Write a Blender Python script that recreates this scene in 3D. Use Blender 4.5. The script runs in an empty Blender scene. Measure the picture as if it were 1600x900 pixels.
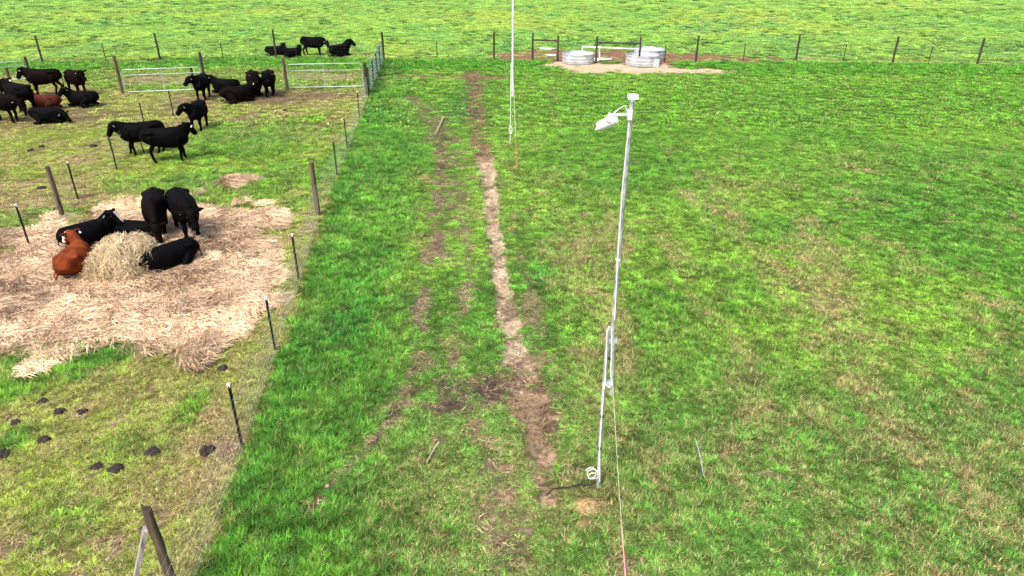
import bpy, bmesh, math, random
import numpy as np
from mathutils import Vector, Matrix
random.seed(7); rng = np.random.default_rng(7)
C = bpy.context.scene.collection
scene = bpy.context.scene
R = math.radians

# ------------------------------------------------------------------ camera, sky, sun, exposure
H = 8.0; F = 1088.0; PITCH = R(26.95); ROLL = R(0.15)
cd = bpy.data.cameras.new('camera'); cam = bpy.data.objects.new('camera', cd); C.objects.link(cam)
FW = np.array([0, math.cos(PITCH), -math.sin(PITCH)]); UP0 = np.array([0, math.sin(PITCH), math.cos(PITCH)]); RT0 = np.array([1., 0, 0])
RT = math.cos(ROLL)*RT0 + math.sin(ROLL)*UP0; UP = -math.sin(ROLL)*RT0 + math.cos(ROLL)*UP0
cam.matrix_world = Matrix(((RT[0], UP[0], -FW[0], 0), (RT[1], UP[1], -FW[1], 0), (RT[2], UP[2], -FW[2], H), (0, 0, 0, 1)))
cd.sensor_width = 36; cd.lens = 36*F/1600; cd.clip_start = 0.1; cd.clip_end = 9000
scene.camera = cam
SUN_EL, SUN_AZ = R(58), R(215)           # azimuth clockwise from +Y (north); light comes from behind the camera, slightly left
w = bpy.data.worlds.new('World'); scene.world = w; w.use_nodes = True
nt = w.node_tree; bg = nt.nodes['Background']
sky = nt.nodes.new('ShaderNodeTexSky'); sky.sky_type = 'NISHITA'; sky.sun_disc = False
sky.sun_elevation = SUN_EL; sky.sun_rotation = SUN_AZ; sky.air_density = 1.0; sky.dust_density = 6.0; sky.ozone_density = 0.6
nt.links.new(sky.outputs[0], bg.inputs[0]); bg.inputs[1].default_value = 0.11
sl = bpy.data.lights.new('sun', 'SUN'); so = bpy.data.objects.new('sun', sl); C.objects.link(so)
sl.energy = 1.5; sl.angle = R(10); sl.color = (1, 0.96, 0.9)
sdir = Vector((math.sin(SUN_AZ)*math.cos(SUN_EL), math.cos(SUN_AZ)*math.cos(SUN_EL), math.sin(SUN_EL)))
so.rotation_euler = sdir.to_track_quat('Z', 'Y').to_euler()
vs = scene.view_settings
vs.view_transform = 'Standard'; vs.look = 'None'; vs.gamma = 1; vs.exposure = 1.34; vs.use_curve_mapping = False
scene.render.resolution_x = 1024; scene.render.resolution_y = 576

# ------------------------------------------------------------------ pixel <-> world
def ray(px, py): return FW*F + RT*(px-800) + UP*(450-py)
def G(px, py, z=0.0):
    d = ray(px, py); t = (z-H)/d[2]; return Vector((d[0]*t, d[1]*t, z))
def at(px, py, Y):
    d = ray(px, py); t = Y/d[1]; return Vector((d[0]*t, Y, H+d[2]*t))
def ppm(px, py):                          # pixels per metre at that ground point
    g = G(px, py); return F/((np.array(g)-np.array([0, 0, H])) @ FW)

# ------------------------------------------------------------------ numpy noise
def hash2(ix, iy, s):
    n = (ix.astype(np.int64)*374761393 + iy.astype(np.int64)*668265263 + s*2147483647) & 0xffffffff
    n = ((n ^ (n >> 13))*1274126177) & 0xffffffff
    return ((n ^ (n >> 16)) & 0xffff)/65535.0
def vnoise(x, y, s=0):
    ix = np.floor(x); iy = np.floor(y); fx = x-ix; fy = y-iy; fx = fx*fx*(3-2*fx); fy = fy*fy*(3-2*fy)
    a = hash2(ix, iy, s); b = hash2(ix+1, iy, s); c = hash2(ix, iy+1, s); d = hash2(ix+1, iy+1, s)
    return (a*(1-fx)+b*fx)*(1-fy) + (c*(1-fx)+d*fx)*fy
def fbm(x, y, scale, s=0, o=4):
    v = 0; a = .5; t = 0
    for i in range(o):
        v = v + a*vnoise(x/scale*2**i+17.3*i, y/scale*2**i+9.1*i, s+i); t += a; a *= .55
    return v/t
def sstep(a, b, x):
    t = np.clip((x-a)/(b-a), 0, 1); return t*t*(3-2*t)
def lerp(a, b, t): return a+(b-a)*t

# ------------------------------------------------------------------ zones of the land
def pline(X, Y, pts):                     # pts: (px, py, half width px); returns d/width
    best = np.full(X.shape, 1e9)
    P = [(G(p[0], p[1]), p[2]/ppm(p[0], p[1])) for p in pts]
    for (a, wa), (b, wb) in zip(P[:-1], P[1:]):
        dx, dy = b.x-a.x, b.y-a.y; L = dx*dx+dy*dy
        t = np.clip(((X-a.x)*dx+(Y-a.y)*dy)/L, 0, 1)
        d = np.hypot(X-a.x-t*dx, Y-a.y-t*dy)/(wa+(wb-wa)*t)
        best = np.minimum(best, d)
    return best
def ell(X, Y, cx, cy, rx, ry):            # normalised distance to an ellipse on the ground
    c = G(cx, cy); rxm = rx/ppm(cx, cy); rym = (G(cx, cy-ry).y-G(cx, cy+ry).y)/2
    return np.hypot((X-c.x)/rxm, (Y-c.y)/rym)
def poly(X, Y, pts):                      # signed distance in metres (negative inside)
    P = [G(*p) for p in pts]; n = len(P); d = np.full(X.shape, 1e9); ins = np.zeros(X.shape, bool)
    for i in range(n):
        a, b = P[i], P[(i+1) % n]; dx, dy = b.x-a.x, b.y-a.y
        t = np.clip(((X-a.x)*dx+(Y-a.y)*dy)/(dx*dx+dy*dy+1e-9), 0, 1)
        d = np.minimum(d, np.hypot(X-a.x-t*dx, Y-a.y-t*dy))
        c = ((a.y > Y) != (b.y > Y)) & (X < (b.x-a.x)*(Y-a.y)/(b.y-a.y+1e-9)+a.x)
        ins ^= c
    return np.where(ins, -d, d)
def side(X, Y, p, q):                     # metres to the right of the line p->q
    a, b = G(*p), G(*q); dx, dy = b.x-a.x, b.y-a.y; L = math.hypot(dx, dy)
    return ((X-a.x)*dy-(Y-a.y)*dx)/L

TRACK = [(738, 112, 12), (742, 150, 13), (746, 185, 14), (752, 230, 14), (762, 270, 12), (768, 330, 11), (778, 400, 12), (788, 460, 14),
         (800, 530, 16), (822, 592, 32), (838, 640, 34), (842, 690, 22), (848, 735, 20), (855, 780, 15)]
RUT = [(692, 195, 8), (690, 260, 10), (686, 320, 12), (682, 380, 12), (662, 450, 10), (655, 540, 10), (636, 610, 14), (615, 650, 9), (555, 720, 9), (490, 790, 9)]
RUT2 = [(640, 150, 9), (700, 215, 22), (712, 270, 16), (722, 340, 12), (735, 430, 14), (715, 520, 14), (700, 600, 16), (770, 700, 30), (800, 860, 32)]
RUT3 = [(812, 390, 12), (832, 480, 15), (848, 560, 15)]
HAY = [(-120, 420), (0, 405), (90, 362), (150, 345), (230, 332), (330, 334), (385, 348), (412, 368), (395, 400), (402, 425), (375, 455), (380, 475), (340, 490), (325, 530), (298, 556),
       (282, 530), (250, 505), (222, 530), (160, 508), (100, 520), (0, 532), (-130, 545)]
FENCE_D = [(578, 140), (318, 893)]
FARF = [(-400, 101), (67, 97), (250, 93), (432, 90), (600, 94), (772, 93), (1087, 97), (1526, 102), (2000, 107)]
def far_y(X):                             # world Y of the far fence at X
    pts = [G(*p) for p in FARF]; return np.interp(X, [p.x for p in pts], [p.y for p in pts])

def zones(X, Y):
    n1 = fbm(X, Y, 1.2, 3); n2 = fbm(X, Y, 4.5, 11); n3 = fbm(X, Y, .35, 23, 3); n4 = fbm(X, Y, 12, 31, 3); nf = fbm(X, Y*.55, 2.2, 57, 4)
    z = {}
    sd = side(X, Y, FENCE_D[1], FENCE_D[0]) + (n3-.5)*.5         # >0 : right of the diagonal fence
    fy = far_y(X); far = sstep(-.3, .8, Y-fy+(n1-.5)*1.2)
    pen = sstep(.15, -.25, sd)*(1-far); right = sstep(-.15, .15, sd)*(1-far)
    g2y = np.interp(X, [G(45, 122).x, G(192, 145).x, G(449, 140).x, G(573, 148).x], [G(45, 122).y, G(192, 145).y, G(449, 140).y, G(573, 148).y])
    alley = pen*sstep(-.2, .8, Y-g2y)                             # between the gates and the far fence
    band = (1-far)*sstep(4.6, 3.6, fy-Y+(n1-.5)*1.5)              # uncut grass below the far fence
    strip = right*sstep(2.6, 1.0, sd+(n2-.5)*2.5-.8)              # lush margin beside the fence
    # --- bare soil
    e = (n1-.5)*1.0+(n3-.5)*.9
    d = pline(X, Y, TRACK); dirt = sstep(1.3, .75, d+e*1.1)*np.where(Y > G(750, 240).y, sstep(.34, .60, fbm(X, Y, .28, 404, 3)*.75+.35*n1), 1)
    ty = Y
    dr = pline(X, Y, RUT); rut = sstep(1.4, .6, dr+e*2.6)*.9*sstep(.38, .56, fbm(X, Y, .7, 606, 3)*.75+.3*n1)
    dr2 = pline(X, Y, RUT2); rut = np.maximum(rut, sstep(1.0, .3, dr2+e*3.2)*.62)
    dr3 = pline(X, Y, RUT3); rut = np.maximum(rut, sstep(1.0, .3, dr3+e*2.6)*.6)
    dark = np.zeros(X.shape)
    for cx, cy, rx, ry, s in [(768, 606, 30, 24, 1.15), (700, 636, 40, 16, 1.1), (285, 118, 0, 0, 0), (738, 598, 60, 14, .6), (660, 560, 20, 26, .7), (720, 540, 30, 12, .5), (620, 640, 26, 20, .6), (870, 620, 14, 14, .6), (690, 225, 20, 14, .7), (700, 320, 14, 30, .5), (545, 715, 10, 26, .7), (490, 790, 9, 18, .7), (640, 605, 22, 16, .8),
                              (690, 690, 22, 12, .5), (800, 870, 26, 25, .6), (930, 540, 0, 0, 0), (985, 880, 26, 12, .6), (985, 688, 18, 7, .7), (1130, 668, 14, 9, .6), (1120, 560, 12, 7, .4), (1290, 470, 40, 14, .35),
                              (1200, 740, 26, 12, .4), (1420, 690, 24, 10, .4), (905, 735, 30, 8, .6), (700, 262, 22, 6, .7), (684, 280, 12, 10, .7), (745, 175, 14, 12, .8), (746, 128, 14, 14, .8), (560, 612, 0, 0, 0)]:
        if rx: dark = np.maximum(dark, s*sstep(1.3, .45, ell(X, Y, cx, cy, rx, ry)+e*1.1))
    orange = np.zeros(X.shape)
    for cx, cy, rx, ry, s in [(922, 788, 33, 18, 1), (795, 731, 20, 9, .9), (915, 818, 14, 10, .6), (935, 770, 22, 9, .8)]:
        orange = np.maximum(orange, s*sstep(1.25, .6, ell(X, Y, cx, cy, rx, ry)+e*.8))
    sand = np.zeros(X.shape)
    for cx, cy, rx, ry in [(975, 107, 115, 8), (1060, 111, 80, 4), (900, 101, 50, 6), (255, 125, 75, 8), (1262, 90, 24, 4), (520, 120, 60, 5), (480, 117, 55, 4)]:
        sand = np.maximum(sand, sstep(1.2, .75, ell(X, Y, cx, cy, rx, ry)+e*.75)*(1 if cx > 600 and cy > 95 else .55))
    def band_(pts, amp=1.0): return sstep(.3, -.5, poly(X, Y, pts)+e*amp)
    mud = band_([(760, 84), (830, 78), (1000, 79), (1080, 82), (1180, 88), (1290, 91), (1280, 94), (1100, 97), (1030, 101), (840, 97), (770, 92)], 3.0)
    mud = np.maximum(mud, .6*band_([(600, 90), (700, 88), (770, 88), (770, 92), (700, 93), (600, 93)], 1.5))*sstep(.80, .58, n3)
    mud = np.maximum(mud, .6*band_([(560, 118), (730, 116), (800, 119), (800, 124), (700, 123), (590, 124)], 1.2))
    mud = np.maximum(mud, .7*band_([(50, 94), (170, 92), (330, 95), (330, 98), (50, 99)], 1.5))
    mud = np.maximum(mud, .6*band_([(1260, 90), (1430, 93), (1640, 98), (1640, 102), (1250, 95)], 2.0))
    pmud = .75*sstep(1.1, .4, ell(X, Y, 430, 152, 130, 13)+e*.7)*pen
    pmud = np.maximum(pmud, .6*sstep(1.1, .4, ell(X, Y, 90, 185, 110, 22)+e*1.1)*pen)
    pmud = np.maximum(pmud, .6*sstep(1.1, .4, ell(X, Y, 300, 160, 60, 18)+e*.8)*pen)
    hd = poly(X, Y, HAY); hay = sstep(.75, -.6, hd+(n1-.5)*3.6+(n3-.5)*3.0+.15)
    for cx, cy, rx, ry in [(232, 549, 20, 10), (318, 545, 30, 22), (305, 572, 16, 10), (172, 328, 20, 8), (365, 286, 22, 8), (25, 376, 46, 12), (345, 350, 60, 12)]:
        hay = np.maximum(hay, .9*sstep(1.2, .5, ell(X, Y, cx, cy, rx, ry)+e*1.2))
    hay = hay*sstep(.1, -.5, sd+.6+e*.8)*(1-.85*sstep(.56, .70, fbm(X, Y, .8, 123, 3)))
    # --- dryness of the sward and its green
    dry_pen = np.clip(.37+(n2-.5)*1.5+(n1-.5)*.9, .04, .9)
    gp = np.zeros(X.shape)                                        # greener patches of the pen
    for cx, cy, rx, ry, s in [(110, 555, 150, 42, 1), (20, 610, 70, 30, .8), (330, 290, 130, 35, .7), (250, 345, 120, 12, .6), (60, 335, 80, 22, .6), (400, 215, 130, 40, .8), (430, 280, 60, 40, .7), (200, 290, 60, 16, .6), (520, 250, 30, 60, .7),
                              (20, 690, 40, 30, .7), (300, 640, 24, 30, .7), (390, 430, 30, 18, .8), (450, 330, 30, 40, .5), (290, 500, 26, 14, .8), (210, 700, 70, 30, .4), (90, 820, 60, 60, .4)]:
        gp = np.maximum(gp, s*sstep(1.3, .4, ell(X, Y, cx, cy, rx, ry)+e*1.0))
    dry_pen = dry_pen*(1-.88*gp)
    dry_pen = np.maximum(dry_pen, .75*sstep(1.3, .3, ell(X, Y, 300, 690, 110, 90)+e*.9)*(1-gp))
    dry_pen = np.maximum(dry_pen, .5*sstep(-1.0, -.3, sd)*sstep(26, 17, Y)*(1-gp*.5))
    u, v = G(1000, 220), G(1330, 640); a = math.atan2(v.y-u.y, v.x-u.x)
    ps = (X-u.x)*math.cos(a)+(Y-u.y)*math.sin(a); pt = -(X-u.x)*math.sin(a)+(Y-u.y)*math.cos(a)
    st = fbm(ps*.16, pt, .8, 41, 3)
    mid = sstep(1.2, .2, ell(X, Y, 1150, 480, 420, 330)+(n2-.5)*.9)
    dry_r = np.clip(-.06+(n2-.43)*.6+(n1-.5)*.8+(st-.5)*2.4*mid+.15*mid+.5*sstep(.62, .75, fbm(X, Y, .55, 707, 3)), 0, .5)
    dry_r = np.maximum(dry_r, .30*sstep(1.2, .3, ell(X, Y, 690, 800, 330, 170)+(n1-.5)*1.6))
    tr = sstep(5.5, 2.0, np.minimum(d, 9)+(n2-.5)*3)*sstep(G(700, 180).y, G(700, 250).y, Y*-1+G(700, 180).y+G(700, 250).y)
    dry_r = np.maximum(dry_r, .3*tr*sstep(.35, .75, n1))
    dry_r = dry_r*(1-.75*sstep(24, 34, Y))
    dry_r = np.maximum(dry_r, (.12+.55*(n1-.35))*sstep(15, 10, Y))
    dry_r = dry_r*(1-strip)*(1-band)+.02+.10*strip*sstep(.5, .7, n1)
    dry_f = np.clip(.0+(nf-.5)*.5+(n4-.5)*.5, 0, .3)
    dry_pen = np.maximum(dry_pen, (.38+.6*(n1-.4))*sstep(17, 13, Y)*(1-gp))
    dry = dry_pen*pen*(1-alley)+ (alley*.22*n1*2)*(1-band) + dry_r*right + dry_f*far
    # --- colour of the living leaf
    def col(c): return np.array(c)[None, :]
    t = n2[:, None]; deep = sstep(.40, .7, n1)[:, None]
    c_r = lerp(col((.115, .33, .030)), col((.22, .43, .045)), sstep(.3, .7, n2)[:, None]); c_r = lerp(c_r, col((.095, .31, .030)), .5*deep)
    c_r = lerp(c_r, col((.105, .27, .045)), (.6*sstep(15, 9.5, Y))[:, None])
    c_r = lerp(c_r, col((.16, .41, .030)), (.55*sstep(22, 34, Y))[:, None])
    c_s = lerp(col((.085, .30, .030)), col((.15, .38, .040)), sstep(.3, .7, n1)[:, None])
    c_p = lerp(col((.29, .42, .05)), col((.15, .40, .035)), gp[:, None]); c_p = lerp(c_p, col((.07, .27, .03)), (gp*sstep(.45, .6, n1))[:, None]*.7)
    c_f = lerp(col((.27, .49, .085)), col((.37, .54, .085)), sstep(.45, .75, n4)[:, None]); c_f = lerp(c_f, col((.18, .44, .09)), sstep(.5, .75, nf)[:, None])
    dk = sstep(1.3, .3, ell(X, Y, 1450, 300, 300, 120)+(n2-.5)*1.2)[:, None]
    c_r = lerp(c_r, col((.10, .30, .03)), .5*dk)
    for cx, cy, rx, ry in [(1245, 440, 28, 14), (1388, 798, 42, 24), (715, 165, 26, 26), (535, 510, 60, 30), (640, 470, 40, 20), (845, 430, 25, 30)]:
        c_r = lerp(c_r, col((.05, .25, .045)), (.55*sstep(1.3, .3, ell(X, Y, cx, cy, rx, ry)+e*1.2))[:, None])
        c_s = lerp(c_s, col((.05, .25, .035)), (.5*sstep(1.3, .3, ell(X, Y, cx, cy, rx, ry)+e*1.2))[:, None])
    g = c_r*(right*(1-strip))[:, None] + c_s*(right*strip)[:, None] + c_p*(pen)[:, None] + c_f*far[:, None]
    g = lerp(g, col((.085, .34, .02)), (band*.75)[:, None]); g = lerp(g, col((.10, .35, .03)), (alley*.6)[:, None])
    # --- soil colour
    tone = sstep(G(760, 265).y, G(750, 225).y, Y)*sstep(1e3, 0, Y)
    red = sstep(.4, .65, n3)
    soil = lerp(col((.30, .225, .15)), col((.11, .075, .052)), (red*.95)[:, None])
    dkt = np.clip(tone + sstep(G(800, 560).y, G(800, 600).y, Y)*sstep(G(800, 710).y, G(800, 680).y, Y)*0 + .65*sstep(1.1, .5, ell(X, Y, 825, 650, 40, 45)+e*.5), 0, 1)
    soil = lerp(soil, col((.13, .08, .05)), (dkt*.8)[:, None])
    soil = lerp(soil, col((.07, .050, .040)), np.clip(dark*.95+rut*(d > 1.4)*.7+pmud*.5, 0, 1)[:, None])
    soil = lerp(soil, col((.52, .36, .16)), orange[:, None])
    soil = lerp(soil, col((.47, .37, .27)), sand[:, None])
    soil = lerp(soil, col((.20, .10, .07)), (mud*(1-sand))[:, None])
    sandy = sstep(G(750, 240).y, G(757, 275).y, Y)*sstep(G(800, 585).y, G(800, 545).y, Y)*sstep(1.3, .9, d)  # pale sandy soil along the middle stretch of the track
    soil = lerp(soil, col((.45, .37, .27)), (sandy*(1-.8*red))[:, None])
    pale = sstep(.52, .66, fbm(X, Y, .8, 77, 3))*sstep(1.0, .5, d)*(1-dkt)
    soil = lerp(soil, col((.50, .37, .25)), (pale*.7)[:, None])
    thin = .75*pen*(1-gp*.8)*sstep(.58, .74, fbm(X, Y, .8, 505, 3)*.7+.3*n2)*(1-alley)
    bare = np.clip(np.maximum.reduce([dirt, rut, dark*.85, orange, sand*1.05, mud, pmud, thin]), 0, 1)
    hgt = .075*right+.05*pen+.07*far; hgt = hgt+strip*.045+band*.05+gp*pen*.07+alley*.04+right*(1-strip)*(n1-.5)*.10
    hgt = hgt*(1-.6*np.clip(dark*1.4, 0, 1))
    hgt = hgt*(1-.65*np.maximum(sstep(3.5, 1.2, d), sstep(3, 1, np.minimum(dr, dr2)))*right)
    z.update(bare=bare, hay=hay, dry=np.clip(dry, 0, 1), green=g, soil=soil, h=np.clip(hgt, .03, .2), far=far, pen=pen, right=right, d=d, dirt=dirt, n1=n1, n3=n3, mud=mud, sand=sand, gp=gp, strip=strip)
    return z
def relief(X, Y, z):
    r = (fbm(X, Y, 3, 91, 3)-.5)*.12*sstep(60, 20, Y) + (z['n3']-.5)*.05*z['bare']
    r = r - .085*z['dirt'] + .045*sstep(.30, .12, np.abs(np.minimum(z['d'], 2)-.9))
    r = r + z['hay']*(.03+(z['n3']-.5)*.22+(fbm(X, Y, .9, 95, 2)-.4)*.12)
    tread = np.sin(Y*2*np.pi/.16+np.sin(X*9))*.010*z['dirt']*sstep(.9, .3, z['d'])
    return r+tread

# ------------------------------------------------------------------ materials
MATS = {}
def mat(name, col, rough=.7, metal=0., bump=0., bscale=40., var=.25, vscale=6., coat=0., spec=.5, stretch=None):
    if name in MATS: return MATS[name]
    m = bpy.data.materials.new(name); m.use_nodes = True; N = m.node_tree.nodes; L = m.node_tree.links
    b = N['Principled BSDF']; b.inputs['Roughness'].default_value = rough; b.inputs['Metallic'].default_value = metal
    b.inputs['Coat Weight'].default_value = coat; b.inputs['Specular IOR Level'].default_value = spec
    tc = N.new('ShaderNodeTexCoord'); mp = N.new('ShaderNodeMapping'); L.new(tc.outputs['Object'], mp.inputs[0])
    if stretch: mp.inputs['Scale'].default_value = stretch
    n = N.new('ShaderNodeTexNoise'); n.inputs['Scale'].default_value = vscale; n.inputs['Detail'].default_value = 6; L.new(mp.outputs[0], n.inputs[0])
    r = N.new('ShaderNodeValToRGB'); r.color_ramp.elements[0].position = .3; r.color_ramp.elements[1].position = .7
    c = np.array(col); r.color_ramp.elements[0].color = (*np.clip(c*(1-var), 0, 1), 1); r.color_ramp.elements[1].color = (*np.clip(c*(1+var), 0, 1), 1)
    L.new(n.outputs[0], r.inputs[0]); L.new(r.outputs[0], b.inputs['Base Color'])
    if bump:
        n2 = N.new('ShaderNodeTexNoise'); n2.inputs['Scale'].default_value = bscale; n2.inputs['Detail'].default_value = 5; L.new(mp.outputs[0], n2.inputs[0])
        bp = N.new('ShaderNodeBump'); bp.inputs['Strength'].default_value = bump; bp.inputs['Distance'].default_value = .01
        L.new(n2.outputs[0], bp.inputs['Height']); L.new(bp.outputs[0], b.inputs['Normal'])
    MATS[name] = m; return m
wood = mat('weathered_wood', (.10, .068, .045), .95, 0, 1, 40, .7, 12, stretch=(1, 1, .12))
wood_dark = mat('dark_post_wood', (.045, .035, .026), .9, 0, .6, 30, .4, 9, stretch=(1, 1, .12))
wood_grey = mat('silvered_timber', (.30, .27, .25), .85, 0, .8, 30, .5, 14, stretch=(1, 1, .12))
steel_dark = mat('dark_green_steel', (.018, .022, .018), .6, .2, .2, 60, .4, 20)
white_tip = mat('white_post_paint', (.75, .75, .72), .6)
wire_m = mat('galvanised_wire', (.55, .56, .54), .45, .5)
far_white = mat('whitened_tube', (.72, .74, .73), .5, .1, .1, 30, .1)
wire_far = mat('dull_weathered_wire', (.10, .10, .085), .7, .3)
galv = mat('galvanised_tube', (.50, .54, .53), .42, .45, .2, 30, .42, 9)
galv_gate = mat('galvanised_gate_tube', (.42, .50, .48), .45, .3, .1, 30, .15, 5)
green_gate = mat('dull_green_gate_tube', (.12, .20, .17), .5, .3, .1, 30, .2, 5)
tank_m = mat('galvanised_tank_sheet', (.46, .49, .52), .4, .3, .25, 8, .35, 2.2)
pvc = mat('white_plastic', (.80, .80, .80), .35, 0, 0, 1, .04)
black_pl = mat('black_plastic', (.015, .015, .017), .45)
rope_w = mat('pale_rope', (.62, .58, .50), .9); rope_p = mat('pink_rope', (.62, .24, .26), .85); rope_o = mat('orange_rope', (.26, .13, .06), .85)
lens = mat('lens_glass', (.01, .01, .015), .08)
dung_m = mat('dung', (.022, .014, .011), .9, 0, 1, 40, .4, 12)
stick_m = mat('bleached_stick', (.40, .33, .25), .9, 0, .5, 30, .3); stick_d = mat('brown_stick', (.16, .09, .06), .9, 0, .5, 30, .3)
white_hair = mat('white_hair', (.72, .68, .62), .8, 0, .5, 60, .1)
tag_m = mat('white_tag_plastic', (.85, .85, .83), .4, 0, 0, 1, .03)
eye_m = mat('eye_gloss', (.012, .009, .008), .1)
def coat_mat(name, col, patch=None, attr='blaze'):
    m = mat(name, col, .7, 0, .6, 45, .5, 3.5, spec=.04)
    N = m.node_tree.nodes; L = m.node_tree.links; b = N['Principled BSDF']
    b.inputs['Sheen Weight'].default_value = .0; b.inputs['Sheen Roughness'].default_value = .4; b.inputs['Sheen Tint'].default_value = (.5, .45, .5, 1)
    src = b.inputs['Base Color'].links[0].from_socket
    a = N.new('ShaderNodeAttribute'); a.attribute_name = attr
    mx = N.new('ShaderNodeMix'); mx.data_type = 'RGBA'; mx.inputs[7].default_value = (*(patch or (0, 0, 0)), 1)
    if patch: L.new(a.outputs['Fac'], mx.inputs[0])
    else: mx.inputs[0].default_value = 0
    L.new(src, mx.inputs[6]); L.new(mx.outputs[2], b.inputs['Base Color'])
    return m
hair_black = coat_mat('black_hair', (.0022, .002, .0023))
hair_brown = coat_mat('brownish_black_hair', (.0042, .0021, .0020))
hair_red = coat_mat('red_brown_hair', (.20, .050, .018))
hair_dred = coat_mat('dull_red_brown_hair', (.07, .018, .012))
hair_redw = coat_mat('red_hair_white_face', (.15, .032, .010), (.65, .58, .52))
hair_blkw = coat_mat('black_hair_white_face', (.0022, .002, .0023), (.6, .56, .52), 'streak')

# ground and blade materials
def ground_mat():
    m = bpy.data.materials.new('pasture_soil'); m.use_nodes = True; N = m.node_tree.nodes; L = m.node_tree.links; b = N['Principled BSDF']
    b.inputs['Roughness'].default_value = .95; b.inputs['Specular IOR Level'].default_value = .15
    a = N.new('ShaderNodeAttribute'); a.attribute_name = 'land'
    g = N.new('ShaderNodeNewGeometry')
    def noise(sc, det=5, stretch=None):
        n = N.new('ShaderNodeTexNoise'); n.inputs['Scale'].default_value = sc; n.inputs['Detail'].default_value = det
        n.inputs['Roughness'].default_value = .65
        if stretch:
            mp = N.new('ShaderNodeMapping'); mp.inputs['Scale'].default_value = stretch; L.new(g.outputs['Position'], mp.inputs[0]); L.new(mp.outputs[0], n.inputs[0])
        else: L.new(g.outputs['Position'], n.inputs[0])
        return n
    n1 = noise(9, 8); n2 = noise(1.3, 5, (1, .7, 1))
    r = N.new('ShaderNodeValToRGB'); r.color_ramp.elements[0].position = .32; r.color_ramp.elements[1].position = .68
    r.color_ramp.elements[0].color = (.38, .36, .35, 1); r.color_ramp.elements[1].color = (1.5, 1.45, 1.4, 1)
    L.new(n1.outputs[0], r.inputs[0])
    r2 = N.new('ShaderNodeValToRGB'); r2.color_ramp.elements[0].position = .35; r2.color_ramp.elements[1].position = .65
    r2.color_ramp.elements[0].color = (.78, .82, .8, 1); r2.color_ramp.elements[1].color = (1.2, 1.15, 1.1, 1)
    L.new(n2.outputs[0], r2.inputs[0])
    m1 = N.new('ShaderNodeMix'); m1.data_type = 'RGBA'; m1.blend_type = 'MULTIPLY'; m1.inputs[0].default_value = 1
    m2 = N.new('ShaderNodeMix'); m2.data_type = 'RGBA'; m2.blend_type = 'MULTIPLY'; m2.inputs[0].default_value = 1
    L.new(a.outputs['Color'], m1.inputs[6]); L.new(r.outputs[0], m1.inputs[7]); L.new(m1.outputs[2], m2.inputs[6]); L.new(r2.outputs[0], m2.inputs[7])
    L.new(m2.outputs[2], b.inputs['Base Color'])
    bp = N.new('ShaderNodeBump'); bp.inputs['Strength'].default_value = 1; bp.inputs['Distance'].default_value = .09
    n3 = noise(11, 9); L.new(n3.outputs[0], bp.inputs['Height']); L.new(bp.outputs[0], b.inputs['Normal'])
    return m
def blade_mat(name, straw, hay=False):
    m = bpy.data.materials.new(name); m.use_nodes = True; N = m.node_tree.nodes; L = m.node_tree.links; b = N['Principled BSDF']
    b.inputs['Roughness'].default_value = .55; b.inputs['Specular IOR Level'].default_value = .3
    t = N.new('ShaderNodeAttribute'); t.attribute_type = 'INSTANCER'; t.attribute_name = 'tint'
    d = N.new('ShaderNodeAttribute'); d.attribute_type = 'INSTANCER'; d.attribute_name = 'dry'
    r = N.new('ShaderNodeAttribute'); r.attribute_type = 'GEOMETRY'; r.attribute_name = 'rnd'
    sep = N.new('ShaderNodeSeparateColor'); L.new(r.outputs['Color'], sep.inputs[0])
    sub = N.new('ShaderNodeMath'); sub.operation = 'SUBTRACT'; L.new(d.outputs['Fac'], sub.inputs[0]); L.new(sep.outputs[0], sub.inputs[1])
    mul = N.new('ShaderNodeMath'); mul.operation = 'MULTIPLY_ADD'; mul.inputs[1].default_value = 5; mul.inputs[2].default_value = .5; mul.use_clamp = True
    L.new(sub.outputs[0], mul.inputs[0])
    sr = N.new('ShaderNodeValToRGB'); e = sr.color_ramp.elements; e[0].color = (*straw[0], 1); e[1].color = (*straw[1], 1)
    L.new(sep.outputs[2], sr.inputs[0])
    mx = N.new('ShaderNodeMix'); mx.data_type = 'RGBA'; L.new(mul.outputs[0], mx.inputs[0]); L.new(t.outputs['Color'], mx.inputs[6]); L.new(sr.outputs[0], mx.inputs[7])
    v = N.new('ShaderNodeMapRange'); v.inputs['To Min'].default_value = .5; v.inputs['To Max'].default_value = 1.5; L.new(sep.outputs[1], v.inputs[0])
    hs = N.new('ShaderNodeHueSaturation'); hs.inputs['Saturation'].default_value = 1.0
    hv = N.new('ShaderNodeMapRange'); hv.inputs['To Min'].default_value = .485; hv.inputs['To Max'].default_value = .515; L.new(sep.outputs[2], hv.inputs[0])
    L.new(hv.outputs[0], hs.inputs['Hue']); L.new(v.outputs[0], hs.inputs['Value']); L.new(mx.outputs[2], hs.inputs['Color'])
    L.new(hs.outputs[0], b.inputs['Base Color'])
    if not hay:
        tr = N.new('ShaderNodeBsdfTranslucent'); L.new(hs.outputs[0], tr.inputs[0])
        ms = N.new('ShaderNodeMixShader'); ms.inputs[0].default_value = .3
        L.new(b.outputs[0], ms.inputs[1]); L.new(tr.outputs[0], ms.inputs[2]); L.new(ms.outputs[0], N['Material Output'].inputs[0])
    return m
M_ground = ground_mat()
M_grass = blade_mat('grass_blades', ((.26, .17, .08), (.66, .56, .27)))
M_hay = blade_mat('hay_strands', ((.26, .15, .09), (.68, .48, .29)), True)

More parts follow.
